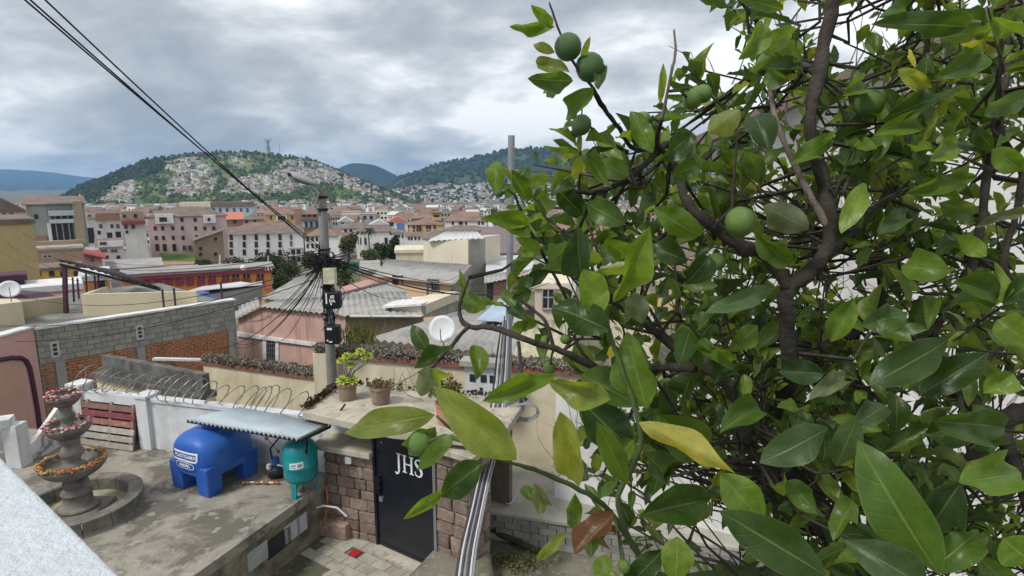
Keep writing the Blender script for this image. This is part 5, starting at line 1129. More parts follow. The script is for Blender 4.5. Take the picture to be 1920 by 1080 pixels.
mb.obj('moss_patch', leafy('moss green', (.05,.055,.02), (.15,.14,.06)), kind='stuff', label='mossy weed patch on the yard floor below the low block wall', cat='moss')
# ================================================================== cream walls, poles, wires, pots, neighbour
random.seed(31)
m_pole = mat('grey concrete pole', (.23,.225,.215), .92, .18, 4, .4, 30, dirt=(.14,.14,.13), dscale=1.5, damt=.5)
m_redc = mat('worn red coping', (.27,.11,.085), .95, .3, 5, .6, 25, dirt=(.13,.10,.085), dscale=2.5, damt=.7)
CW0, CW1 = PZ(380, 676, 1.85), PZ(596, 706, 1.85)
cw = empty('cream_wall', CW0, 0, 'stained cream garden wall topped with succulents behind the razor wire', 'wall')
cdv = (CW1-CW0).normalized(); Mc = frame(Vector((CW0.x, CW0.y, 0)), cdv); cw.matrix_basis = Mc; Lc = (CW1-CW0).length
MB().box(0, Lc, 0, .22, -2.5, 1.78).obj('wall', m_crmw, cw); MB().box(-.04, Lc, -.05, .27, 1.78, 1.85).obj('coping', m_redc, cw)
cp2 = PY(608, 730, CW1.y-.05); pst = MB().box(-.17,.16,-.12,.2,-2.5,2.42,Matrix.Translation((cp2.x, cp2.y, 0))).obj('wall_post', m_crmw, label='cream wall post left of the utility pole', cat='post'); 
CR0, CR1 = PZ(628, 662, 2.4), PZ(1010, 690, 2.4)
cr_ = empty('cream_wall', CR0, 0, 'long cream wall with red coping right of the utility pole', 'wall'); crd = (CR1-CR0).normalized(); Mr_ = frame(Vector((CR0.x, CR0.y, 0)), crd); cr_.matrix_basis = Mr_; Lr = (CR1-CR0).length + 1.0
MB().box(0, Lr, 0, .22, -2.5, 2.30).obj('wall', m_crmw, cr_); MB().box(-.03, Lr, -.06, .28, 2.30, 2.40).obj('coping', m_redc, cr_)
# mossy upstand and lower cream wall on the left
U0, U1 = PZ(190, 667, 2.2), PZ(379, 703, 2.2); ud = (U1-U0).normalized(); Mu = frame(Vector((U0.x, U0.y, 0)), ud); Lu = (U1-U0).length
mu = empty('mossy_wall', U0, 0, 'black mossy concrete upstand on a cream wall behind the pallet', 'wall'); mu.matrix_basis = Mu
MB().box(0, Lu, .0, .16, 1.78, 2.2).obj('upstand', m_mossy, mu); MB().box(-.3, Lu, -.10, .3, 1.66, 1.78).obj('ledge', m_mossy, mu); MB().box(-.3, Lu+.02, .0, .25, -2.5, 1.66).obj('wall', m_crmw, mu)
poly('white_sheet_edge', [(285,672,14.2),(455,676,14.2),(455,679,14.2),(285,676,14.2)], (0,.12,.0), m_zinc, label='thin white roof sheet edge behind the succulents', cat='roof')
# succulents on the wall tops
m_suc = leafy('succulent leaves', (.14,.14,.11), (.38,.36,.30)); m_suc2 = leafy('reddish succulents', (.13,.08,.07), (.26,.17,.14)); m_dry = leafy('dry stems', (.18,.14,.09), (.32,.26,.18))
def succ(name, label, a, b, n, h, w, seed):
    rnd = random.Random(seed); mb = MB(); a, b = Vector(a), Vector(b); side = Vector((-(b-a).y, (b-a).x, 0)).normalized()
    for i in range(n):
        t = rnd.random(); hh = h*(.35 + .65*(.5+.5*mnoise.noise(Vector((t*14+seed, 0, 0))))) ; c = a.lerp(b, t) + side*rnd.uniform(-w, w) + Vector((0,0,rnd.uniform(0, hh)))
        mb.cur = 0 if rnd.random() < .72 else (1 if rnd.random() < .7 else 2); s = rnd.uniform(.028,.055)
        for k in range(6):
            d = Vector((rnd.gauss(0,1), rnd.gauss(0,1), rnd.gauss(.5,.7))).normalized(); x = d.orthogonal().normalized()*s*.35
            mb.add([c-x, c+d*s*.6+x*1.2, c+d*s*1.3, c+d*s*.6-x*1.2], [(0,1,2,3)])
    for i in range(n//22):
        t = rnd.random(); c = a.lerp(b, t) + side*rnd.uniform(-w, w); mb.cur = 2; d = Vector((rnd.gauss(0,.3), rnd.gauss(0,.3), 1)).normalized(); mb.tube([c, c+d*h*rnd.uniform(.8,1.7)], .004, 3)
    mb.obj(name, [m_suc, m_suc2, m_dry], kind='stuff', label=label, cat='succulents')
succ('wall_succulents', 'grey red succulents along the left cream wall top', Mc @ Vector((0,.1,1.85)), Mc @ Vector((Lc,.1,1.85)), 1700, .17, .16, 1)
succ('wall_succulents', 'grey succulents along the right cream wall top', Mr_ @ Vector((0,.1,2.40)), Mr_ @ Vector((Lr,.1,2.40)), 2200, .20, .2, 2)
succ('wall_succulents', 'tuft of succulents on the cream post', cp2 + Vector((-.15,.05,0)) + Vector((0,0,2.42-cp2.z)), cp2 + Vector((.15,.05,2.42-cp2.z)), 220, .22, .14, 3)
mb = MB(); rnd = random.Random(12)
for i in range(500):
    c = PY(rnd.gauss(672,16), rnd.gauss(640,14), rnd.uniform(12.6,13.2)); d = Vector((rnd.gauss(0,.6), rnd.gauss(0,.6), 1)).normalized(); x = d.orthogonal()*.012; mb.add([c-x, c+d*rnd.uniform(.1,.25), c+x], [(0,1,2)])
mb.obj('weeds', leafy('weeds', (.10,.13,.03), (.24,.24,.08)), kind='stuff', label='light green weeds behind the wall right of the pole', cat='weeds')
# ---- utility pole
PB = PY(622, 700, 12.05); px, py_ = PB.x, PB.y; zt_ = PY(622, 353, 12.05).z
up = empty('utility_pole', (px, py_, -2.5), 0, 'grey concrete utility pole with street lamp and black cable boxes', 'utility pole')
z0 = -2.5
MB().tube([(0,0,0),(0,0,zt_-z0)], [.128,.088], 16).obj('shaft', m_pole, up)
def pz(v): return PY(622, v, 12.05).z - z0
def pbox(name, u0, u1, v0, v1, y0, y1, m, bw=.02):
    a, b = PY(u0, v1, 12.0-.2), PY(u1, v0, 12.0-.2); mb = MB(); mb.box(a.x-px, b.x-px, y0, y1, a.z-z0, b.z-z0); o = mb.obj(name, m, up); bevel(o, bw); return o
mb1 = pbox('meter_box', 607, 628, 503, 533, -.28, -.13, mat('cream meter box', (.50,.49,.33), .7, .2, 8, .2, dirt=(.75,.73,.62), dscale=6, damt=.7), .012)
m_bkbox = mat('black plastic case', (.013,.013,.015), .45, .2, 6, .1)
b1 = pbox('splice_box', 607, 638, 546, 578, -.34, -.12, m_bkbox, .035); b2 = pbox('terminal_box', 611, 637, 609, 644, -.34, -.13, m_bkbox, .03)
def pstrip(parent, name, rects, m, y=-.345):
    mb = MB()
    for u0, u1, v0, v1 in rects:
        a, b = PY(u0, v1, 12.05+y), PY(u1, v0, 12.05+y); mb.box(a.x-px, b.x-px, y, y+.004, a.z-z0, b.z-z0)
    return mb.obj(name, m, parent)
for txt, v in (('65', 557), ('DA', 564.5)):
    c = PY(622.5, v, 11.7); me = textmesh(txt, .085, .004); conform(me, lambda x, y: Vector((c.x-px+x, -.346, c.z-z0+y)), 'lettering', m_decal, b1)
pstrip(b1, 'white_mark', [(619.5,622,568,572),(611,612.5,550,570)], m_decal); pstrip(b2, 'label', [(613,622,615,619)], m_decal, -.345); pstrip(b2, 'label', [(613,615.5,637,640),(617,623,640,642.5)], m_decal, -.346)
for u in (615, 619): MB().tube([(PY(u,560,11.9).x-px,-.16,pz(610)), (PY(u,560,11.9).x-px,-.16,pz(576))], .014, 6).obj('conduit', m_steel, up)
for v in (372, 395, 470, 486, 505, 540, 590, 600): MB().lathe([(.11,0),(.118,.01),(.118,.04),(.11,.05)], 14, (0,0,pz(v))).obj('strap', m_wire, up)
la = [(-.04,-.08,pz(402)), (-.10,-.14,pz(385)), (PY(598,362,11.9).x-px,-.16,pz(362)), (PY(580,343,11.9).x-px,-.18,pz(344))]
MB().tube(la, .022, 8).obj('lamp_arm', m_steel, up)
h0, h1 = PY(543, 327, 11.85), PY(594, 347, 11.85); hv = h1-h0; M_ = frame(h0 - Vector((px,py_,z0)), hv); Lh = hv.length
mb = MB(); sec = []
for i in range(9):
    t = i/8; r_ = .015 + .105*math.sin(math.pi*min(1, .08+t*.92))**.6 * (1-.35*t); sec.append((t, r_))
vs = []; n_ = 12
for t, r_ in sec:
    for j in range(n_):
        a = 2*math.pi*j/n_; z = math.sin(a)*r_*(1.0 if math.sin(a) > 0 else .45); vs.append(M_ @ Vector((t*Lh, math.cos(a)*r_*1.15, z)))
mb.add(vs, [(i*n_+j, i*n_+(j+1) % n_, (i+1)*n_+(j+1) % n_, (i+1)*n_+j) for i in range(8) for j in range(n_)] + [tuple(range(n_-1,-1,-1)), tuple(range(8*n_, 9*n_))])
lh = mb.obj('lamp_head', mat('grey lamp housing', (.30,.31,.32), .6, .1, 5, .1), up, smooth=True)
vs = []
MB().ball((0,0,0), 1, 12, 6, (.20,.085,.05)).obj('lamp_glass', mat('dusty lamp glass', (.16,.14,.12), .3, .2, 5, 0), lh, smooth=True).matrix_basis = M_ @ Matrix.Translation((Lh*.45, 0, -.035))
MB().tube([M_ @ Vector((Lh*.06,-.1,.01)), M_ @ Vector((Lh*.06,-.125,.01))], .035, 8).obj('photocell', m_wire, lh)
MB().prism([(-.04,-.15,pz(490)),(-.34,-.15,pz(492)),(-.34,-.15,pz(487)),(-.10,-.15,pz(478)),(-.06,-.15,pz(448))], (0,.02,0)).obj('cable_fin', m_wire, up)
# tangle of loops on the pole
mb = MB(); rnd = random.Random(77)
def sag(a, b, s, n=14): return [Vector(a).lerp(Vector(b), i/n) + Vector((0,0,-s*4*(i/n)*(1-i/n))) for i in range(n+1)]
for i in range(30):
    c = Vector((rnd.gauss(0,.10), -.1+rnd.gauss(0,.08), pz(rnd.gauss(488,6)))); r_ = rnd.uniform(.05,.17); ax_ = Vector((rnd.gauss(0,.7), 1, rnd.gauss(0,.5))).normalized(); x = ax_.orthogonal().normalized(); y = ax_.cross(x); ph = rnd.random()*6; st_ = rnd.uniform(.5,1)
    sx2 = rnd.uniform(1,2.4); mb.tube([c + (Vector(((x*math.cos(ph+k*st_*.5)).x*sx2, (x*math.cos(ph+k*st_*.5)).y, (x*math.cos(ph+k*st_*.5)).z)) + y*math.sin(ph+k*st_*.5))*r_*(1+.1*rnd.random()) for k in range(11)], rnd.uniform(.005,.011), 4)
for i in range(26):
    a = Vector((rnd.gauss(.02,.10), -.12, pz(rnd.uniform(485,515)))); b = Vector((rnd.gauss(.02,.10), -.16, pz(rnd.uniform(540,640)))); m_ = a.lerp(b,.5)+Vector((rnd.gauss(.05,.12),-.05,0)); mb.tube([a, a.lerp(m_,.6)+Vector((.02,0,-.02)), m_, b.lerp(m_,.4), b], rnd.uniform(.005,.010), 4)
for s_ in (-1, 1):
    for i in range(9):
        a = Vector((s_*.08, -.05, pz(rnd.uniform(478,500)))); b = a + Vector((s_*rnd.uniform(.25,.6), rnd.uniform(-.2,.3), rnd.uniform(-.25,.15))); mb.tube([a, a.lerp(b,.5)+Vector((0,0,rnd.uniform(-.1,.08))), b], rnd.uniform(.008,.02), 5)
mb.obj('cable_tangle', m_wire, up)
# ---- wires
PT = Vector((px-.05, py_-.1, 0))
def wire(label, a, b, s, r=.011, name='overhead_wire', n=18): return MB().tube(sag(a, b, s, n), r, 5).obj(name, m_wire, label=label, cat='wire')
for k, (u, v, vv) in enumerate(((62,-14,462),(76,-10,468),(92,-20,474))):
    wire(('left', 'middle', 'right')[k] + ' one of three heavy cables running up to the top left corner', Vector((px-.05, py_-.12, PY(615,vv,12).z)), Vector((px-.05, py_-.12, PY(615,vv,12).z)).lerp(PD(u, v, 5.0), 1.9), .13, .0085, n=30)
ends = [((455,601),29.5,.5),((470,600),29.5,.45),((500,592),29.2,.5),((520,590),29,.4),((545,590),28.9,.3),((432,640),24,.7),((438,650),24,.6),((380,655),17.5,.5),((520,640),28,.4),((570,592),28.6,.3)]
for k, ((u, v), D, s) in enumerate(ends):
    wire('%s thin wire from the pole fanning down left to the pink house' % ('first','second','third','fourth','fifth','sixth','seventh','eighth','ninth','tenth')[k], PT + Vector((0,0,PY(615,490+k*2,12).z)), PY(u, v, D), s, .010)
rt_ = [((1010,508),30,.9,480),((1010,519),26,.8,484),((1005,498),33,.8,482),((1030,530),22,.6,488),((760,545),40,.6,500),((905,520),40,.9,490),((880,500),52,.9,486)]
for k, ((u, v), D, s, v0) in enumerate(rt_):
    wire('%s wire from the pole running right over the sheet roofs' % ('first','second','third','fourth','fifth','sixth','seventh')[k], PT + Vector((.1,0,PY(630,v0,12).z)), PY(u, v, D), s, .012)
lf_ = [((-20,372),60,2.5,470),((-20,395),55,2.2,474),((-20,425),50,2.0,478),((-20,455),40,1.5,482),((60,560),22,.5,500),((-10,610),17,.4,505),((30,640),16.5,.35,520)]
for k, ((u, v), D, s, v0) in enumerate(lf_):
    wire('%s long wire from the pole crossing the view to the left edge' % ('topmost','second','third','fourth','fifth','sixth','lowest')[k], PT + Vector((-.08,0,PY(615,v0,12).z)), PY(u, v, D), s, .009)
# ---- dish on the wall
dish('satellite_dish', 'round white dish on the right cream wall above the succulents', 830, 617, 26, 12.4, (-.1,-1,.35))
# ---- steel pole and conduits
sb = PZ(950, 934, .55); st2 = PY(959, 254, sb.y)
spole = MB().tube([sb, st2], .055, 14).obj('steel_pole', m_steel, label='tall thin galvanised steel pole beside the citrus tree', cat='pole')
m_cond = mat('grey plastic conduit', (.25,.26,.285), .55, .1, 4, .1); m_cond2 = mat('dark conduit', (.06,.06,.07), .5, .2, 4, .1); m_wht = mat('white cable', (.62,.63,.64), .5, .05, 4, 0)
def smooth(pts, k=5):
    out = []; P = [pts[0]] + list(pts) + [pts[-1]]
    for i in range(1, len(P)-2):
        for j in range(k):
            t = j/k; a, b, c, d = P[i-1], P[i], P[i+1], P[i+2]
            out.append(.5*((2*b) + (c-a)*t + (2*a-5*b+4*c-d)*t*t + (3*b-a-3*c+d)*t**3))
    out.append(pts[-1]); return out
rnd = random.Random(6)
names = ['leftmost', 'second', 'third', 'fourth', 'fifth', 'sixth', 'rightmost']
for k in range(7):
    o_ = (k-3)*3.8; q = [PY(948+o_*.5, 600+rnd.uniform(-12,6), 9.4), PY(943+o_*.9, 660, 9.35), PY(936+o_*1.1, 740, 9.3), PY(925+o_*1.2, 820, 8.9), PY(908+o_*1.1, 890, 8.2), PY(893+o_*1.15, 960, 7.4), PY(878+o_*1.3, 1030, 6.6), PY(868+o_*1.5, 1110, 5.9)]
    wht = k in (1, 5); MB().tube(smooth(q), .012 if wht else rnd.uniform(.011,.017), 9).obj('conduit', m_wht if wht else (m_cond2 if k in (0, 2, 4) else m_cond), label='%s of the grey conduits hanging beside the steel pole' % names[k], cat='conduit')
q = [PY(972,640,9.4), PY(978,700,9.4), PY(976,760,9.35), PY(968,790,9.4)]; MB().tube(smooth(q), .03, 8).obj('conduit', m_cond2, label='thick black hose right of the steel pole', cat='hose')
mb = MB()
for i in range(5):
    c = PY(985, 772, 9.3); r_ = .13 + .03*rnd.random(); mb.tube([c + Vector((r_*1.5*math.cos(a/12*6.283)+rnd.uniform(-.01,.01), .03*i-.06, r_*math.sin(a/12*6.283))) for a in range(13)], .012, 5)
mb.obj('cable_coil', m_cond, label='coil of grey cable hung right of the steel pole', cat='cable coil')
MB().tube(smooth([PZ(942,938,.58), PZ(955,945,.58), PZ(966,930,.6), PY(968,905,sb.y-.1)]), .008, 6).obj('white_wire', m_wht, label='white wire curled at the foot of the steel pole', cat='wire')
# meter cabinet on the cream wall
mc = PY(905, 712, 10.9); mcr = empty('meter_cabinet', mc, -.2, 'white meter cabinet with grey top on the right cream wall', 'cabinet')
MB().box(-.36,.36,0,.22,-.42,.28).obj('case', m_white, mcr); MB().box(-.44,.42,-.10,.26,.28,.38).obj('top', m_fibro, mcr)
for x in (-.2, .02, .2): MB().box(x-.06,x+.06,-.012,.0,-.05,.1).obj('meter_window', m_dark, mcr)
MB().box(-.06,-.0,-.012,.0,-.3,-.16).obj('meter_window', m_dark, mcr)
# ---- pots on the slab
m_clay = mat('dirty clay pot', (.24,.165,.12), .95, .2, 6, .4, 30, dirt=(.33,.30,.27), dscale=3, damt=.6)
def pot(name, label, u, v, w, h, m=m_clay):
    b = PZ(u, v, ZR+.003); r = empty(name, b, 0, label, 'potted plant'); MB().lathe([(w*.36,0),(w*.40,.01),(w*.48,h*.85),(w*.52,h*.86),(w*.52,h),(w*.46,h),(w*.44,h*.88),(.01,h*.88)], 22).obj('pot', m, r, smooth=False); return r
p1_ = pot('aeonium_pot', 'clay pot with branching lime green aeonium rosettes', 652, 748, .34, .30)
m_aeo = leafy('aeonium leaves', (.22,.30,.03), (.42,.50,.08)); m_stem = mat('grey stems', (.22,.18,.14), .9, .2, 9, .3)
def rosette(mb, c, r, nrm, seed):
    rnd = random.Random(seed); nrm = Vector(nrm).normalized(); x = nrm.orthogonal().normalized(); y = nrm.cross(x)
    for ring, (k, el) in enumerate(((9,.15),(8,.5),(6,.95),(4,1.3))):
        for j in range(k):
            a = 2*math.pi*j/k + ring*.4 + rnd.uniform(-.1,.1); d = (x*math.cos(a)+y*math.sin(a))*math.cos(el) + nrm*math.sin(el); s = nrm.cross(d).normalized(); L_ = r*(1-.18*ring)
            mb.add([c, c+d*L_*.6+s*L_*.2, c+d*L_, c+d*L_*.6-s*L_*.2], [(0,1,2,3)])
b = p1_.location; mb = MB(); ms = MB(); root_ = Vector((0,0,.26))
for i, (u, v, r_) in enumerate(((650,668,.10),(676,660,.11),(692,668,.09),(639,677,.09),(657,684,.10),(664,668,.08),(643,714,.14),(661,714,.13),(651,708,.10),(683,672,.07))):
    c = PY(u, v, b.y - .02 + .05*((i*7) % 3 - 1)) - b; mr_ = MB(); rosette(mr_, c, r_, Vector((c.x*.5, -.5, 1)), i); mr_.obj('rosette', m_aeo, p1_)
    if i < 6 or i == 9: ms.tube([root_, root_.lerp(c, .4) + Vector((0,0,.05)), root_.lerp(c,.8)+Vector((c.x*.12,0,-.02)), c], [.014,.011,.009,.008], 6)
ms.obj('stems', m_stem, p1_)
p2_ = pot('succulent_pot', 'clay pot of dried brown succulents beside the aeonium', 714, 755, .36, .30); rnd = random.Random(9); mb = MB()
for i in range(60):
    d = Vector((rnd.gauss(0,.5), rnd.gauss(0,.5), 1)).normalized(); c = Vector((rnd.uniform(-.14,.14), rnd.uniform(-.12,.12), .26)); e_ = c + d*rnd.uniform(.05,.17); mb.tube([c, e_], .006, 4); rosette(mb, e_, .03, d, i)
mb.obj('foliage', leafy('dried succulents', (.14,.095,.05), (.26,.20,.10)), p2_)
ms = MB(); ms.tube([Vector((.05,0,.26)), Vector((.3,-.1,.36)), Vector((.62,-.15,.55)), Vector((.72,-.15,.62))], [.016,.013,.010,.008], 6); ms.tube([Vector((.3,-.1,.36)), Vector((.5,-.2,.2)), Vector((.75,-.2,.12))], .008, 5)
for i in range(12): a = Vector((.15+.05*i, -.1, .25)); ms.tube([a, a+Vector((rnd.gauss(0,.06), rnd.gauss(0,.06), rnd.uniform(.15,.5)))], .004, 4)
ms.obj('branch', m_stem, p2_)
p3_ = pot('geranium_pot', 'salmon pot of red geraniums glimpsed behind the big leaves', 838, 792, .36, .34, mat('salmon clay', (.52,.25,.18), .9, .1, 5, .2)); mb = MB()
leafcards(mb, (0,0,.5), (.28,.25,.22), 300, .045, 4, .5); mb.obj('foliage', m_lf2, p3_)
mb = MB()
for (u, v) in ((843,703),(850,720),(885,760),(902,768)):
    c = PY(u, v, p3_.location.y) - p3_.location
    for i in range(14): mb.ball(c + Vector((rnd.gauss(0,.022), rnd.gauss(0,.022), rnd.gauss(0,.018))), .012, 6, 4)
    mb.tube([Vector((c.x*.3,0,.4)), c], .005, 4)
mb.obj('flowers', petals((.50,.02,.06)), p3_)
# ---- neighbour's white house behind the tree
NA = Vector((2.9, 8.7, .5)); nd = Vector((6.4, -2.9, 0)).normalized(); nh = empty('white_neighbour_house', NA, 0, 'tall whitewashed house wall behind the citrus tree with brown eave', 'house'); nh.matrix_basis = frame(NA, nd)
m_wash = mat('bright whitewash', (.74,.73,.72), .9, .06, 1.2, .35, 25, dirt=(.5,.48,.45), dscale=1.2, damt=.5, streak=(.45,.43,.4,.4), sscale=1.5)
MB().prism([(0,0,-1),(9,0,-1),(9,0,7.4),(3.2,0,7.4),(0,0,6.1)], (0,5,0)).obj('wall', m_wash, nh)
MB().prism([(-.5,-.4,5.88),(3.2,-.4,7.4),(9.3,-.4,7.4),(9.3,-.4,7.55),(3.1,-.4,7.55),(-.5,-.4,6.03)], (0,5.6,0)).obj('roof', m_tile2, nh)
NW0 = Vector((.75, 9.55, .5)); wv = (NA - NW0); mb = MB(); mb.prism([NW0 - Vector((0,0,1)), NA - Vector((0,0,1)), NA + Vector((0,0,2.3)), NW0 + Vector((0,0,2.1))], (.08,.2,0)); mb.obj('white_yard_wall', m_wash, label='low whitewashed yard wall between steel pole and the tall white house', cat='wall')
# dry vines on it
mb = MB(); rnd = random.Random(15); Mn = nh.matrix_basis
for i in range(520):
    p = Mn @ Vector((rnd.uniform(-2.2, 8), rnd.uniform(-.6,-.05), rnd.uniform(-.2, 5.5))); d = Vector((rnd.gauss(0,.6), rnd.gauss(0,.35), rnd.uniform(.1,1.2))).normalized(); pts = [p]
    for k in range(6): d = (d + Vector((rnd.gauss(0,.35), rnd.gauss(0,.2), rnd.gauss(0,.3)))).normalized(); p = p + d*rnd.uniform(.12,.25); pts.append(p)
    mb.tube(pts, [.009*(1-.12*k) for k in range(7)], 3, False)
mb.obj('dry_vines', mat('dry vine stems', (.16,.125,.10), .95, .2, 9, 0), kind='stuff', label='bare dry vine stems hanging before the white wall', cat='vines')
# ================================================================== citrus tree close to the camera
random.seed(99)
def leafmat(name, use_obj):
    m = bpy.data.materials.new(name); m.use_nodes = True; t = m.node_tree; t.nodes.clear()
    o = N(t, 'ShaderNodeOutputMaterial'); b = N(t, 'ShaderNodeBsdfPrincipled'); tr = N(t, 'ShaderNodeBsdfTranslucent'); ms = N(t, 'ShaderNodeMixShader')
    g = N(t, 'ShaderNodeNewGeometry'); uv = N(t, 'ShaderNodeUVMap'); sx = N(t, 'ShaderNodeSeparateXYZ'); t.links.new(uv.outputs[0], sx.inputs[0])
    if use_obj:
        oi = N(t, 'ShaderNodeObjectInfo'); base = oi.outputs['Color']; rnd = oi.outputs['Random']
    else:
        rnd = g.outputs['Random Per Island']
        r = ramp(t, [(0.0, (0.026,0.056,0.016)), (0.28, (0.05,0.10,0.021)), (0.55, (0.088,0.155,0.028)), (0.78, (0.145,0.22,0.036)), (0.95, (0.17,0.26,0.04)), (1.0, (0.30,0.31,0.05))]); t.links.new(rnd, r.inputs[0]); base = r.outputs[0]
    va = mth(t, 'ABSOLUTE', mth(t, 'MULTIPLY_ADD', sx.outputs[1], 2.0, -1.0))
    rib = mth(t, 'SMOOTHSTEP', va, .015, .06) if False else None
    mr = N(t, 'ShaderNodeMapRange', interpolation_type='SMOOTHSTEP'); mr.inputs[1].default_value = .02; mr.inputs[2].default_value = .075; mr.inputs[3].default_value = 1; mr.inputs[4].default_value = 0; t.links.new(va, mr.inputs[0])
    ph = mth(t, 'SINE', mth(t, 'MULTIPLY', mth(t, 'SUBTRACT', mth(t, 'MULTIPLY', sx.outputs[0], 8.0), mth(t, 'MULTIPLY', va, 1.3)), 6.283))
    vm = N(t, 'ShaderNodeMapRange', interpolation_type='SMOOTHSTEP'); vm.inputs[1].default_value = .86; vm.inputs[2].default_value = 1.0; t.links.new(ph, vm.inputs[0])
    vec = N(t, 'ShaderNodeCombineXYZ'); t.links.new(mth(t, 'MULTIPLY_ADD', rnd, 91.0, sx.outputs[0]), vec.inputs[0]); t.links.new(mth(t, 'MULTIPLY', sx.outputs[1], .5), vec.inputs[1])
    n1 = nz(t, vec.outputs[0], 5, 5, .6); n2 = nz(t, vec.outputs[0], 26, 3, .6)
    r1 = ramp(t, [(.32, (.72,.78,.72)), (.68, (1.28,1.20,1.15))]); t.links.new(n1, r1.inputs[0])
    c = mixc(t, 1.0, base, r1.outputs[0], 'MULTIPLY')
    r2 = ramp(t, [(.66, (0,0,0)), (.74, (1,1,1))]); t.links.new(n2, r2.inputs[0]); c = mixc(t, mth(t, 'MULTIPLY', r2.outputs[0], .30), c, (.26,.29,.07))
    lite = mixc(t, .55, c, (.34,.40,.14))
    c = mixc(t, mth(t, 'MULTIPLY', vm.outputs[0], .05), c, lite); c = mixc(t, mth(t, 'MULTIPLY', mr.outputs[0], .6), c, lite)
    em = N(t, 'ShaderNodeMapRange'); em.inputs[1].default_value = .93; em.inputs[2].default_value = 1.0; t.links.new(va, em.inputs[0]); c = mixc(t, mth(t, 'MULTIPLY', em.outputs[0], .3), c, lite)
    under = mixc(t, .42, c, (.17,.21,.115))
    c2 = mixc(t, g.outputs['Backfacing'], c, under); t.links.new(c2, b.inputs['Base Color'])
    t.links.new(mth(t, 'MULTIPLY_ADD', g.outputs['Backfacing'], .25, .36), b.inputs['Roughness']); b.inputs['Specular IOR Level'].default_value = .42
    h = mth(t, 'ADD', mth(t, 'MULTIPLY', mr.outputs[0], -.7), mth(t, 'MULTIPLY', vm.outputs[0], -.25)); h = mth(t, 'ADD', h, mth(t, 'MULTIPLY', n1, .9))
    bp = N(t, 'ShaderNodeBump'); bp.inputs['Strength'].default_value = .45; bp.inputs['Distance'].default_value = .0025; t.links.new(h, bp.inputs['Height']); t.links.new(bp.outputs[0], b.inputs['Normal'])
    tcx = mixc(t, 1.0, c, (1.9,1.75,.7), 'MULTIPLY'); t.links.new(tcx, tr.inputs[0])
    ms.inputs[0].default_value = .46; t.links.new(b.outputs[0], ms.inputs[1]); t.links.new(tr.outputs[0], ms.inputs[2]); t.links.new(ms.outputs[0], o.inputs[0])
    return m
m_leafo = leafmat('citrus leaf', True); m_leafs = leafmat('citrus foliage', False)
WT = [(0,.03),(.06,.32),(.14,.60),(.24,.83),(.36,.97),(.48,1.0),(.6,.95),(.72,.80),(.83,.56),(.92,.29),(.97,.12),(1,.0)]
def leaf_arrays(nu, nv, bend, fold, wave, twist, ph, hw=.5):
    vs, fs, uvs = [], [], []
    for i in range(nu+1):
        t = i/nu; w = pw(t, WT) * hw; ang = bend*t; x = math.sin(ang)/bend if abs(bend) > 1e-3 else t; z0 = -(1-math.cos(ang))/bend if abs(bend) > 1e-3 else 0
        for j in range(nv+1):
            s = 2*j/nv - 1; y = s*w; zf = abs(s)*w*math.tan(fold) + wave*math.sin(t*9+ph+ (1.3 if s > 0 else 0))*abs(s)**2*w*1.6
            a = twist*(t-.5); yy, zz = y*math.cos(a)-zf*math.sin(a), y*math.sin(a)+zf*math.cos(a)
            vs.append((x, yy, z0+zz)); uvs.append((t, j/nv))
    for i in range(nu):
        for j in range(nv): a = i*(nv+1)+j; fs.append((a, a+nv+1, a+nv+2, a+1))
    return vs, fs, uvs
LV = []
rnd = random.Random(1)
for k in range(14):
    vs, fs, uvs = leaf_arrays(12, 4, rnd.uniform(-.4,1.3), rnd.uniform(.1,.65), rnd.uniform(.06,.28), rnd.uniform(-1.1,1.1), rnd.uniform(0,6))
    me = bpy.data.meshes.new('leaf'); me.from_pydata(vs, [], fs); ul = me.uv_layers.new(name='UVMap')
    for p in me.polygons:
        for li in p.loop_indices: ul.data[li].uv = uvs[me.loops[li].vertex_index]
    me.polygons.foreach_set('use_smooth', [True]*len(fs)); me.materials.append(m_leafo); LV.append(me)
PALE = {'d': (.034,.070,.014), 'm': (.062,.120,.020), 'b': (.105,.18,.024), 'l': (.145,.225,.03), 'o': (.18,.225,.05), 'y': (.46,.42,.06), 'Y': (.27,.30,.05), 'g': (.135,.165,.10), 'k': (.038,.075,.032), 'r': (.15,.065,.035), 's': (.075,.125,.055)}
TB = PD(1660, 1200, 1.9); TB = Vector((TB.x, TB.y, .55))
ct = empty('citrus_tree', TB, 0, 'big citrus tree with glossy leaves and green fruit filling the right half', 'tree')
nleaf = [0]
def leafM(b, tip, width, roll, face):
    x = tip - b; L_ = x.length; x = x.normalized(); mid = (b+tip)/2; h = (CAMP - mid).normalized()*face
    y = h.cross(x)
    if y.length < .05: y = Vector((0,0,1)).cross(x)
    y.normalize(); z = x.cross(y); M = Matrix((x, y, z)).transposed().to_4x4(); M = M @ Matrix.Rotation(roll, 4, 'X'); M.translation = b
    return M @ Matrix.Diagonal((L_, width, (L_+width)/2, 1))
def leaf(bu, bv, tu, tv, w, D, col, roll=None, face=1, dD=None, var=None):
    if nleaf[0] >= 299: return
    nleaf[0] += 1; rl = random.Random(int(bu*13+bv*7+tu)); dD = rl.uniform(-.12,.12)*D*.6 if dD is None else dD
    b, tp = PD(bu, bv, D), PD(tu, tv, D + dD); width = w*D/FPX*.9; roll = rl.uniform(-.35,.35) if roll is None else roll
    M = Matrix.Translation(-TB) @ leafM(b, tp, width/max(.75, math.cos(roll)), roll, face)
    o = instM(LV[rl.randrange(len(LV)) if var is None else var], 'leaf', M, ct); c = PALE[col]; k = rl.uniform(.9,1.35); o.color = (c[0]*k, c[1]*k, c[2]*k, 1); return o
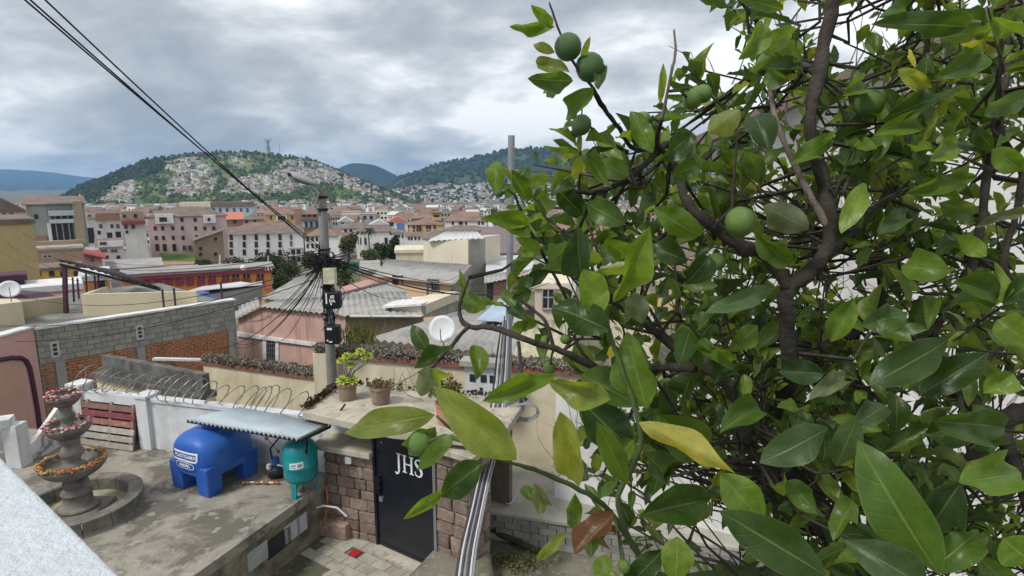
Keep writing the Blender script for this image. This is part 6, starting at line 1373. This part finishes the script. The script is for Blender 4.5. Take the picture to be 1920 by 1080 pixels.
KEY = """815,778,618,808,62,.62,o,.2|968,862,812,727,84,.58,o,-.1|852,814,780,882,36,.66,b|905,752,1042,706,46,.80,b|1145,748,1028,712,58,.78,o|893,712,899,617,40,.82,b,.2
803,660,768,607,34,.86,d|852,650,777,694,30,.84,d,.5|808,690,785,753,54,.80,g,.1,-1|811,690,852,737,38,.72,l|816,800,768,850,52,.68,m|905,868,820,934,62,.76,d|829,925,749,979,26,.72,l
1050,772,1086,910,60,.74,Y|1176,906,1124,798,50,.80,b|1198,762,1060,680,78,.92,m|1084,748,1204,862,92,.95,k|1214,766,1168,622,80,.86,b,-.4|1150,566,1216,420,54,.84,l,.4|1092,522,1074,432,58,.90,k
1126,592,1090,506,64,.85,l|1142,618,1028,562,72,.84,d|1202,606,1184,538,50,.95,g,.1,-1|1198,792,1380,886,50,.78,y,.3,-1|1232,778,1372,884,92,.82,m|1350,888,1446,992,78,.76,b|1325,936,1186,968,82,.78,d|1548,1078,1354,960,96,.66,d
1762,1078,1598,834,116,.68,m|1738,1104,1582,1002,84,.66,s|1798,905,1940,880,82,.72,b|1802,905,1742,988,76,.78,k|1882,800,1720,786,80,.85,m|1850,790,1738,812,66,.9,d|1630,722,1806,628,74,.80,d|1722,742,1852,662,64,.84,d
1552,802,1430,874,74,.84,s|1606,784,1566,884,56,.84,s|1546,700,1458,696,52,.95,k|1586,700,1520,748,36,.95,g|1224,286,1178,194,44,.90,b|1238,196,1244,118,16,.92,l|1388,206,1328,248,54,.92,o,.1,-1|1442,284,1406,178,60,.94,k
1384,112,1474,12,46,.95,b|1408,92,1514,54,46,.96,l|1468,18,1392,-6,30,.95,m|1040,50,956,48,26,.90,b|1034,54,998,8,26,.90,b|1040,98,994,80,22,.92,o|1068,136,998,112,32,.90,o|1074,152,992,150,42,.90,m|1048,160,1014,184,20,.92,b
1112,164,1058,226,42,.88,m,.4|1122,168,1130,92,28,.90,d|1090,112,1106,70,14,.92,o|930,362,926,280,40,.92,b|990,374,958,324,38,.93,m|994,380,1022,318,18,.93,b|992,420,904,408,38,.93,b|996,430,944,428,26,.93,b|926,422,926,392,14,.92,d
1016,466,972,448,24,.95,b|1010,476,964,470,22,.95,l|1014,470,960,490,20,.95,b|1086,286,1014,270,14,1.0,l|1086,290,1038,296,22,1.0,Y|1086,290,1078,342,22,1.0,Y|1084,288,1088,250,12,1.0,Y|1100,290,1140,340,34,1.0,b
1312,442,1226,396,60,.95,b|1516,430,1428,386,64,.98,g,.1,-1|1478,496,1418,440,48,1.0,b|1456,538,1332,586,40,.98,s|1624,344,1584,428,44,1.0,l|1648,440,1704,392,40,1.0,s|1792,270,1730,308,50,.98,l|1832,330,1688,364,38,.96,b
1846,216,1938,164,42,.9,s|1792,172,1654,214,38,.95,d|1812,50,1656,38,54,.92,d|1684,130,1748,166,34,1.0,Y|1780,118,1792,162,30,1.0,Y|1716,126,1700,84,11,1.0,y|1788,528,1930,560,56,.9,m|1690,500,1784,506,64,.95,b
1928,394,1822,432,24,.9,g|1300,700,1262,766,64,.95,d|1152,640,1140,684,17,.86,y|1152,962,1082,1046,50,.76,r,.6|1120,962,1152,1046,30,.78,r,-.6|1078,925,1072,1014,34,.78,b|1068,998,1002,1054,24,.8,o|1108,1046,1110,968,38,.8,m
1000,905,1024,972,34,.92,g|1270,1006,1268,1096,66,.7,l|1244,1030,1180,1098,50,.74,d|1000,940,972,900,26,.95,m|1140,1040,1118,1090,40,.74,l|1060,860,1100,900,46,.95,s|1150,870,1190,820,40,.95,b|1210,850,1262,900,54,.9,s
1290,640,1350,690,50,.95,m|1330,645,1380,690,34,.95,b|1420,610,1370,660,44,1.0,b|1360,560,1300,600,46,1.0,s|1600,560,1560,640,50,.98,b|1700,590,1610,612,56,.95,s|1640,600,1710,640,42,.95,m|1850,480,1790,440,40,1.0,l|1870,600,1930,640,60,.9,l
1300,250,1240,300,50,1.0,d|1260,330,1330,300,46,1.0,m|1180,330,1120,300,44,1.05,b|1100,380,1170,420,54,1.05,m|1040,350,1090,400,46,1.05,d|1010,370,1050,420,40,1.05,s|1220,460,1290,490,52,1.0,d|1180,480,1130,450,44,1.05,b|1330,480,1290,540,50,1.0,d
1560,260,1500,300,44,1.05,b|1580,180,1640,140,46,1.05,b|1480,150,1420,140,40,1.05,m|1720,220,1660,250,44,1.0,b|1840,100,1780,140,50,.95,m|1900,60,1850,20,50,.95,b|1860,280,1920,320,48,.95,b|1700,20,1640,-10,50,.95,m|1760,380,1830,400,44,1.0,b
1500,1000,1440,1050,60,.8,b|1660,760,1600,800,50,.9,s|1420,760,1360,800,54,.9,m|1310,860,1260,830,44,.9,b|1480,900,1530,960,50,.9,m|1690,900,1660,980,60,.85,m|1830,1000,1760,1060,70,.8,m|1880,1010,1940,1060,80,.7,b|1900,700,1850,740,50,.9,l
1420,960,1360,920,50,.85,s|1600,940,1560,1000,46,.85,b|880,560,862,505,14,1.15,b|862,548,915,588,44,1.15,s,.3|960,560,1005,545,36,1.1,m|985,590,1000,635,34,1.1,b|955,575,990,600,32,1.1,d|1000,520,965,540,30,1.1,s""".replace('\n', '|')
for r_ in KEY.split('|'):
    a = r_.split(','); leaf(*[float(x) for x in a[:6]], a[6], float(a[7]) if len(a) > 7 else None, int(a[8]) if len(a) > 8 else 1)
# ---- limbs
m_cbark = mat('dark citrus bark', (.040,.032,.027), .95, .35, 30, .9, 90, dirt=(.10,.092,.08), dscale=14, damt=.55, bdist=.006)
m_gstem = mat('green citrus stem', (.065,.095,.03), .7, .2, 30, .3, 80)
NODES = []
def limb(name, pts, m=None, sub=5):
    P_ = [PD(u, v, D) - TB for u, v, D, _ in pts]; rr = [r_*.84*D/FPX for _, _, D, r_ in pts]; S = smooth(P_, sub); n = len(S)-1; k = len(rr)-1
    rad = [lerp(rr[min(k-1, int(i/n*k))], rr[min(k, int(i/n*k)+1)], (i/n*k) % 1 if i < n else 1) for i in range(n+1)]
    rnd = random.Random(len(NODES)); S = [p + Vector((rnd.gauss(0,.15), rnd.gauss(0,.15), rnd.gauss(0,.15)))*rad[i] for i, p in enumerate(S)]; rad = [q*rnd.uniform(.88,1.15) for q in rad]
    MB().tube(S, rad, 10).obj(name, m or m_cbark, ct, smooth=True); NODES.extend(S[::2])
base0 = Vector((0,0,-.6))
tr = [base0, Vector((.02,.03,1.6)), PD(1650,1190,1.9)-TB, PD(1600,1075,1.75)-TB]
MB().tube(smooth(tr), [lerp(.075,.045,i/15) for i in range(16)], 12).obj('trunk', m_cbark, ct, smooth=True)
limb('branch', [(1600,1075,1.75,26),(1545,985,1.6,22),(1500,900,1.4,19),(1470,790,1.25,17),(1482,700,1.12,17),(1476,600,1.06,17),(1478,545,1.05,17),(1535,492,1.05,16),(1556,430,1.05,15),(1540,330,1.06,15),(1520,220,1.07,13),(1536,140,1.08,15),(1560,10,1.1,14),(1572,-70,1.1,12)])
limb('branch', [(1500,900,1.4,16),(1410,840,1.15,15),(1390,760,1.08,14),(1330,690,1.08,14),(1260,645,1.2,11),(1200,600,1.15,9),(1150,560,1.1,6),(1120,480,1.08,5)])
limb('branch', [(1476,545,1.05,13),(1440,480,1.06,15),(1400,466,1.07,16),(1345,432,1.08,13),(1290,380,1.1,11),(1262,300,1.15,8),(1250,270,1.15,8),(1205,312,1.12,7),(1160,345,1.1,6),(1105,362,1.08,5),(1060,352,1.06,4)])
limb('branch', [(1250,270,1.15,6),(1190,280,1.1,5),(1160,240,1.05,4.5),(1135,205,1.0,4),(1118,175,.95,3.5),(1085,130,.92,3),(1062,95,.92,3),(1042,40,.92,2.5),(1030,5,.92,2)])
limb('branch', [(1160,240,1.05,4),(1125,195,.98,3.5),(1110,165,.95,3)]); limb('branch', [(1175,285,1.1,4.5),(1135,262,1.05,3.5),(1105,236,.98,2.5)])
limb('branch', [(1300,690,1.09,11),(1230,690,1.2,8),(1170,715,1.1,8),(1110,685,1.05,8),(1040,655,1.02,7.5),(980,635,1.0,7),(925,615,1.05,6.5),(878,612,1.1,6),(862,590,1.12,4.5),(866,560,1.12,3),(880,520,1.12,2)])
limb('branch', [(878,612,1.05,5),(840,655,.95,4),(812,688,.85,3.5),(800,695,.82,3)]); limb('branch', [(1040,655,1.02,5),(1020,600,1.05,4),(985,570,1.08,3.5),(960,548,1.1,3)])
limb('branch', [(1110,685,1.05,5),(1080,640,1.05,4),(1075,590,1.06,3.5),(1020,480,1.0,4),(990,425,.96,3.5),(975,390,.94,3),(965,365,.93,2)])
limb('branch', [(1560,1060,1.6,14),(1380,1075,1.2,11),(1240,1080,.95,8),(1180,1010,.85,7),(1130,945,.80,6.5),(1060,905,.78,6),(1000,880,.74,5),(940,862,.68,4),(880,830,.64,3.5),(818,780,.62,3)], m_gstem)
limb('branch', [(1180,1010,.85,6),(1160,930,.85,6),(1200,840,.86,6),(1190,760,.86,6),(1165,690,.86,5),(1140,610,.86,5),(1130,560,.86,4),(1110,500,.87,3)], m_gstem)
limb('branch', [(1600,1075,1.75,22),(1700,1000,1.5,20),(1800,900,1.3,20),(1870,800,1.2,22),(1930,770,1.2,20)]); limb('branch', [(1870,800,1.2,18),(1780,725,1.2,12),(1700,700,1.25,9),(1620,690,1.3,6)])
limb('branch', [(1870,800,1.2,16),(1930,930,1.2,18),(1960,1060,1.2,20)]); limb('branch', [(1700,700,1.25,9),(1765,600,1.2,8),(1810,520,1.2,9),(1840,420,1.2,9),(1850,330,1.2,8),(1880,200,1.2,7),(1890,60,1.2,6),(1880,-40,1.2,5)])
limb('branch', [(1556,430,1.05,9),(1500,330,1.05,7),(1456,230,1.07,6),(1440,140,1.15,4.5),(1436,60,1.1,3)], mat('grey dead bark', (.17,.14,.115), .95, .25, 30, .5, 80))
limb('branch', [(1240,225,1.05,4.5),(1232,268,1.1,5),(1262,300,1.15,5)]); limb('branch', [(1232,268,1.1,4.5),(1256,150,1.05,3.5),(1266,100,1.05,3),(1264,56,1.05,2)], MATS['grey dead bark'])
limb('branch', [(1535,492,1.06,10),(1610,430,1.35,9),(1660,370,1.3,9),(1690,300,1.3,7),(1720,200,1.3,7),(1740,80,1.3,6),(1750,-40,1.3,5)]); limb('branch', [(1482,700,1.12,12),(1560,640,1.4,10),(1640,600,1.4,9),(1650,520,1.4,8),(1600,440,1.4,6)])
limb('branch', [(1930,560,1.1,9),(1880,500,1.1,8),(1905,400,1.1,7),(1920,300,1.1,6)]); limb('branch', [(1545,985,1.6,14),(1620,880,1.4,11),(1640,780,1.3,9),(1590,690,1.25,7)]); limb('branch', [(1536,140,1.08,8),(1480,100,1.3,6),(1420,40,1.2,5),(1380,-10,1.15,4)])
# ---- fruit
m_fruit = mat('green citrus peel', (.11,.20,.04), .38, .2, 30, .5, 160, dirt=(.16,.24,.05), dscale=18, damt=.5, spec=.45, bdist=.002); m_fruit2 = mat('dark green citrus peel', (.065,.13,.04), .40, .2, 30, .5, 160, spec=.4, bdist=.002)
fp = [(1.0e-5,-1),(.35,-.94),(.66,-.77),(.88,-.48),(.99,-.1),(.97,.28),(.82,.6),(.55,.84),(.28,.955),(.10,.97),(1e-5,.945)]
FM = [MB().lathe(fp, 18).mesh('fruit', m_) for m_ in (m_fruit, m_fruit2)]
for me in FM: me.polygons.foreach_set('use_smooth', [True]*len(me.polygons))
for i, (u, v, r_, D, k) in enumerate(((1065,88,26,.92,1),(1106,126,27,.93,1),(1090,234,19,.96,1),(1388,416,28,1.0,0),(1632,192,29,1.1,0),(1664,300,28,1.15,0),(1440,120,22,1.15,0),(1022,638,9,1.05,0),(1060,636,10,1.05,0),(1030,690,12,1.05,0),(1298,186,18,1.1,0),(1318,176,17,1.12,0),(935,362,9,.92,1),(1170,1062,12,.74,0),(1078,250,9,1.0,0),(1205,225,16,1.1,0),(1680,690,20,1.3,0),(1450,625,18,1.3,0),(790,828,25,.70,0),(1345,490,16,1.1,0))):
    s = r_*D/FPX; pf = PD(u, v, D)-TB; o = inst(FM[k], 'fruit', ct, pf, (random.uniform(-.5,.5), random.uniform(-.5,.5), random.uniform(0,3)), (s*random.uniform(.94,1.04), s*random.uniform(.95,1.05), s*random.uniform(.96,1.08)))
    qn = min(NODES, key=lambda a: (a-pf).length_squared)
    if (qn-pf).length < .22: MB().tube([pf + (qn-pf).normalized()*s*.9, pf.lerp(qn,.5)+Vector((0,0,.008)), qn], [.0032,.0022,.003], 6).obj('fruit_stalk', m_gstem, ct)
# ---- the rest of the foliage, on twigs from the limbs
CROWN = [(1392,-40),(1405,50),(1330,130),(1270,200),(1190,290),(1100,340),(1030,370),(1000,430),(1010,500),(1040,560),(1060,650),(1110,700),(1090,780),(1170,830),(1120,900),(1170,980),(1190,1110),(1990,1110),(1990,-40)]
rnd = random.Random(2024); verts, faces, uvl = [], [], []; tw = MB(); nl = 0; bigs = []
def stuff_leaf(b, tip, width, n):
    global nl
    x = tip - b; L_ = x.length; x.normalize(); y = n.cross(x)
    if y.length < .05: y = x.orthogonal()
    y.normalize(); z = x.cross(y); vs, fs, uvs = leaf_arrays(6, 2, rnd.uniform(-.4,1.5), rnd.uniform(.1,.75), .16, rnd.uniform(-1.1,1.1), rnd.uniform(0,6)); o = len(verts)
    for p in vs: verts.append(b + x*(p[0]*L_) + y*(p[1]*width) + z*(p[2]*(L_+width)/2))
    for f in fs: faces.append(tuple(i+o for i in f))
    uvl.extend(uvs); nl += 1
cl = 0
while cl < 1000:
    u, v = rnd.uniform(985, 1990), rnd.uniform(-40, 1110)
    if cl >= 820 and (u < 1230 or v < 420): continue
    if not inpoly(u, v, CROWN): continue
    if u < 1180 and rnd.random() < .55: continue
    D = rnd.uniform(1.2, 2.5) if rnd.random() < .88 else rnd.uniform(1.02, 1.25)
    if u < 1150: D = rnd.uniform(1.05, 1.5)
    if v < 260 and u < 1500 and rnd.random() < .35: continue
    if cl >= 820: D = rnd.uniform(1.5, 2.5)
    if mnoise.noise(Vector((u*.012, v*.012, 7.3))) < -.05 and rnd.random() < .85: continue
    cl += 1; p = PD(u, v, D) - TB
    q = min(NODES, key=lambda a: (a-p).length_squared); out = (p-q); 
    if out.length < .02: out = Vector((0,0,.1))
    d = (out.normalized()*.6 + Vector((rnd.gauss(0,.5), rnd.gauss(0,.5), rnd.uniform(.1,1.0)))).normalized(); L_ = rnd.uniform(.06,.17); e_ = p + d*L_
    if out.length < (.5 if cl < 820 else .22): tw.tube([q, q.lerp(p,.5)+Vector((rnd.gauss(0,.03), rnd.gauss(0,.03), -.02)), p, e_], [.0042,.0035,.003,.0016], 4, False)
    else: tw.tube([p - d*.2, p, e_], [.0032,.003,.0016], 4, False)
    for k in range(rnd.randint(4, 7)):
        t = rnd.random()**.7; b = p.lerp(e_, t); a = rnd.uniform(0,6.283); sd = d.orthogonal().normalized(); sd = (Matrix.Rotation(a, 3, d) @ sd); ld = (sd + d*rnd.uniform(.1,.9) + Vector((0,0,rnd.uniform(-.6,.25)))).normalized(); ln = rnd.uniform(.042,.095)
        n = (Vector((0,0,1)) + Vector((rnd.gauss(0,.5), rnd.gauss(0,.5), rnd.gauss(0,.3))) + (CAMP-TB-b).normalized()*rnd.uniform(-.2,.9)).normalized()
        stuff_leaf(b + ld*.008, b + ld*(ln+.008), ln*rnd.uniform(.26,.46), n)
me = bpy.data.meshes.new('foliage'); me.from_pydata(verts, [], faces); ul = me.uv_layers.new(name='UVMap')
li = [0]*len(me.loops); me.loops.foreach_get('vertex_index', li); flat = [0.0]*(2*len(li))
for i, vi in enumerate(li): flat[2*i], flat[2*i+1] = uvl[vi]
ul.data.foreach_set('uv', flat); me.polygons.foreach_set('use_smooth', [True]*len(faces)); me.materials.append(m_leafs)
fo = bpy.data.objects.new('foliage', me); COL.objects.link(fo); fo.parent = ct; fo['kind'] = 'stuff'
tw.obj('twigs', m_cbark, ct, kind='stuff')
# bare grey twigs in the crown top
mb = MB()
for i in range(60):
    p = PD(rnd.uniform(1330,1700), rnd.uniform(150,520), rnd.uniform(1.8,2.8)) - TB; d = Vector((rnd.gauss(0,.5), rnd.gauss(0,.4), 1)).normalized(); pts = [p]
    for k in range(5): d = (d + Vector((rnd.gauss(0,.25), rnd.gauss(0,.25), rnd.gauss(0,.15)))).normalized(); p = p + d*rnd.uniform(.05,.1); pts.append(p)
    mb.tube(pts, [.004,.0035,.003,.0025,.002,.0012], 4, False)
mb.obj('bare_twigs', MATS['grey dead bark'], ct, kind='stuff')
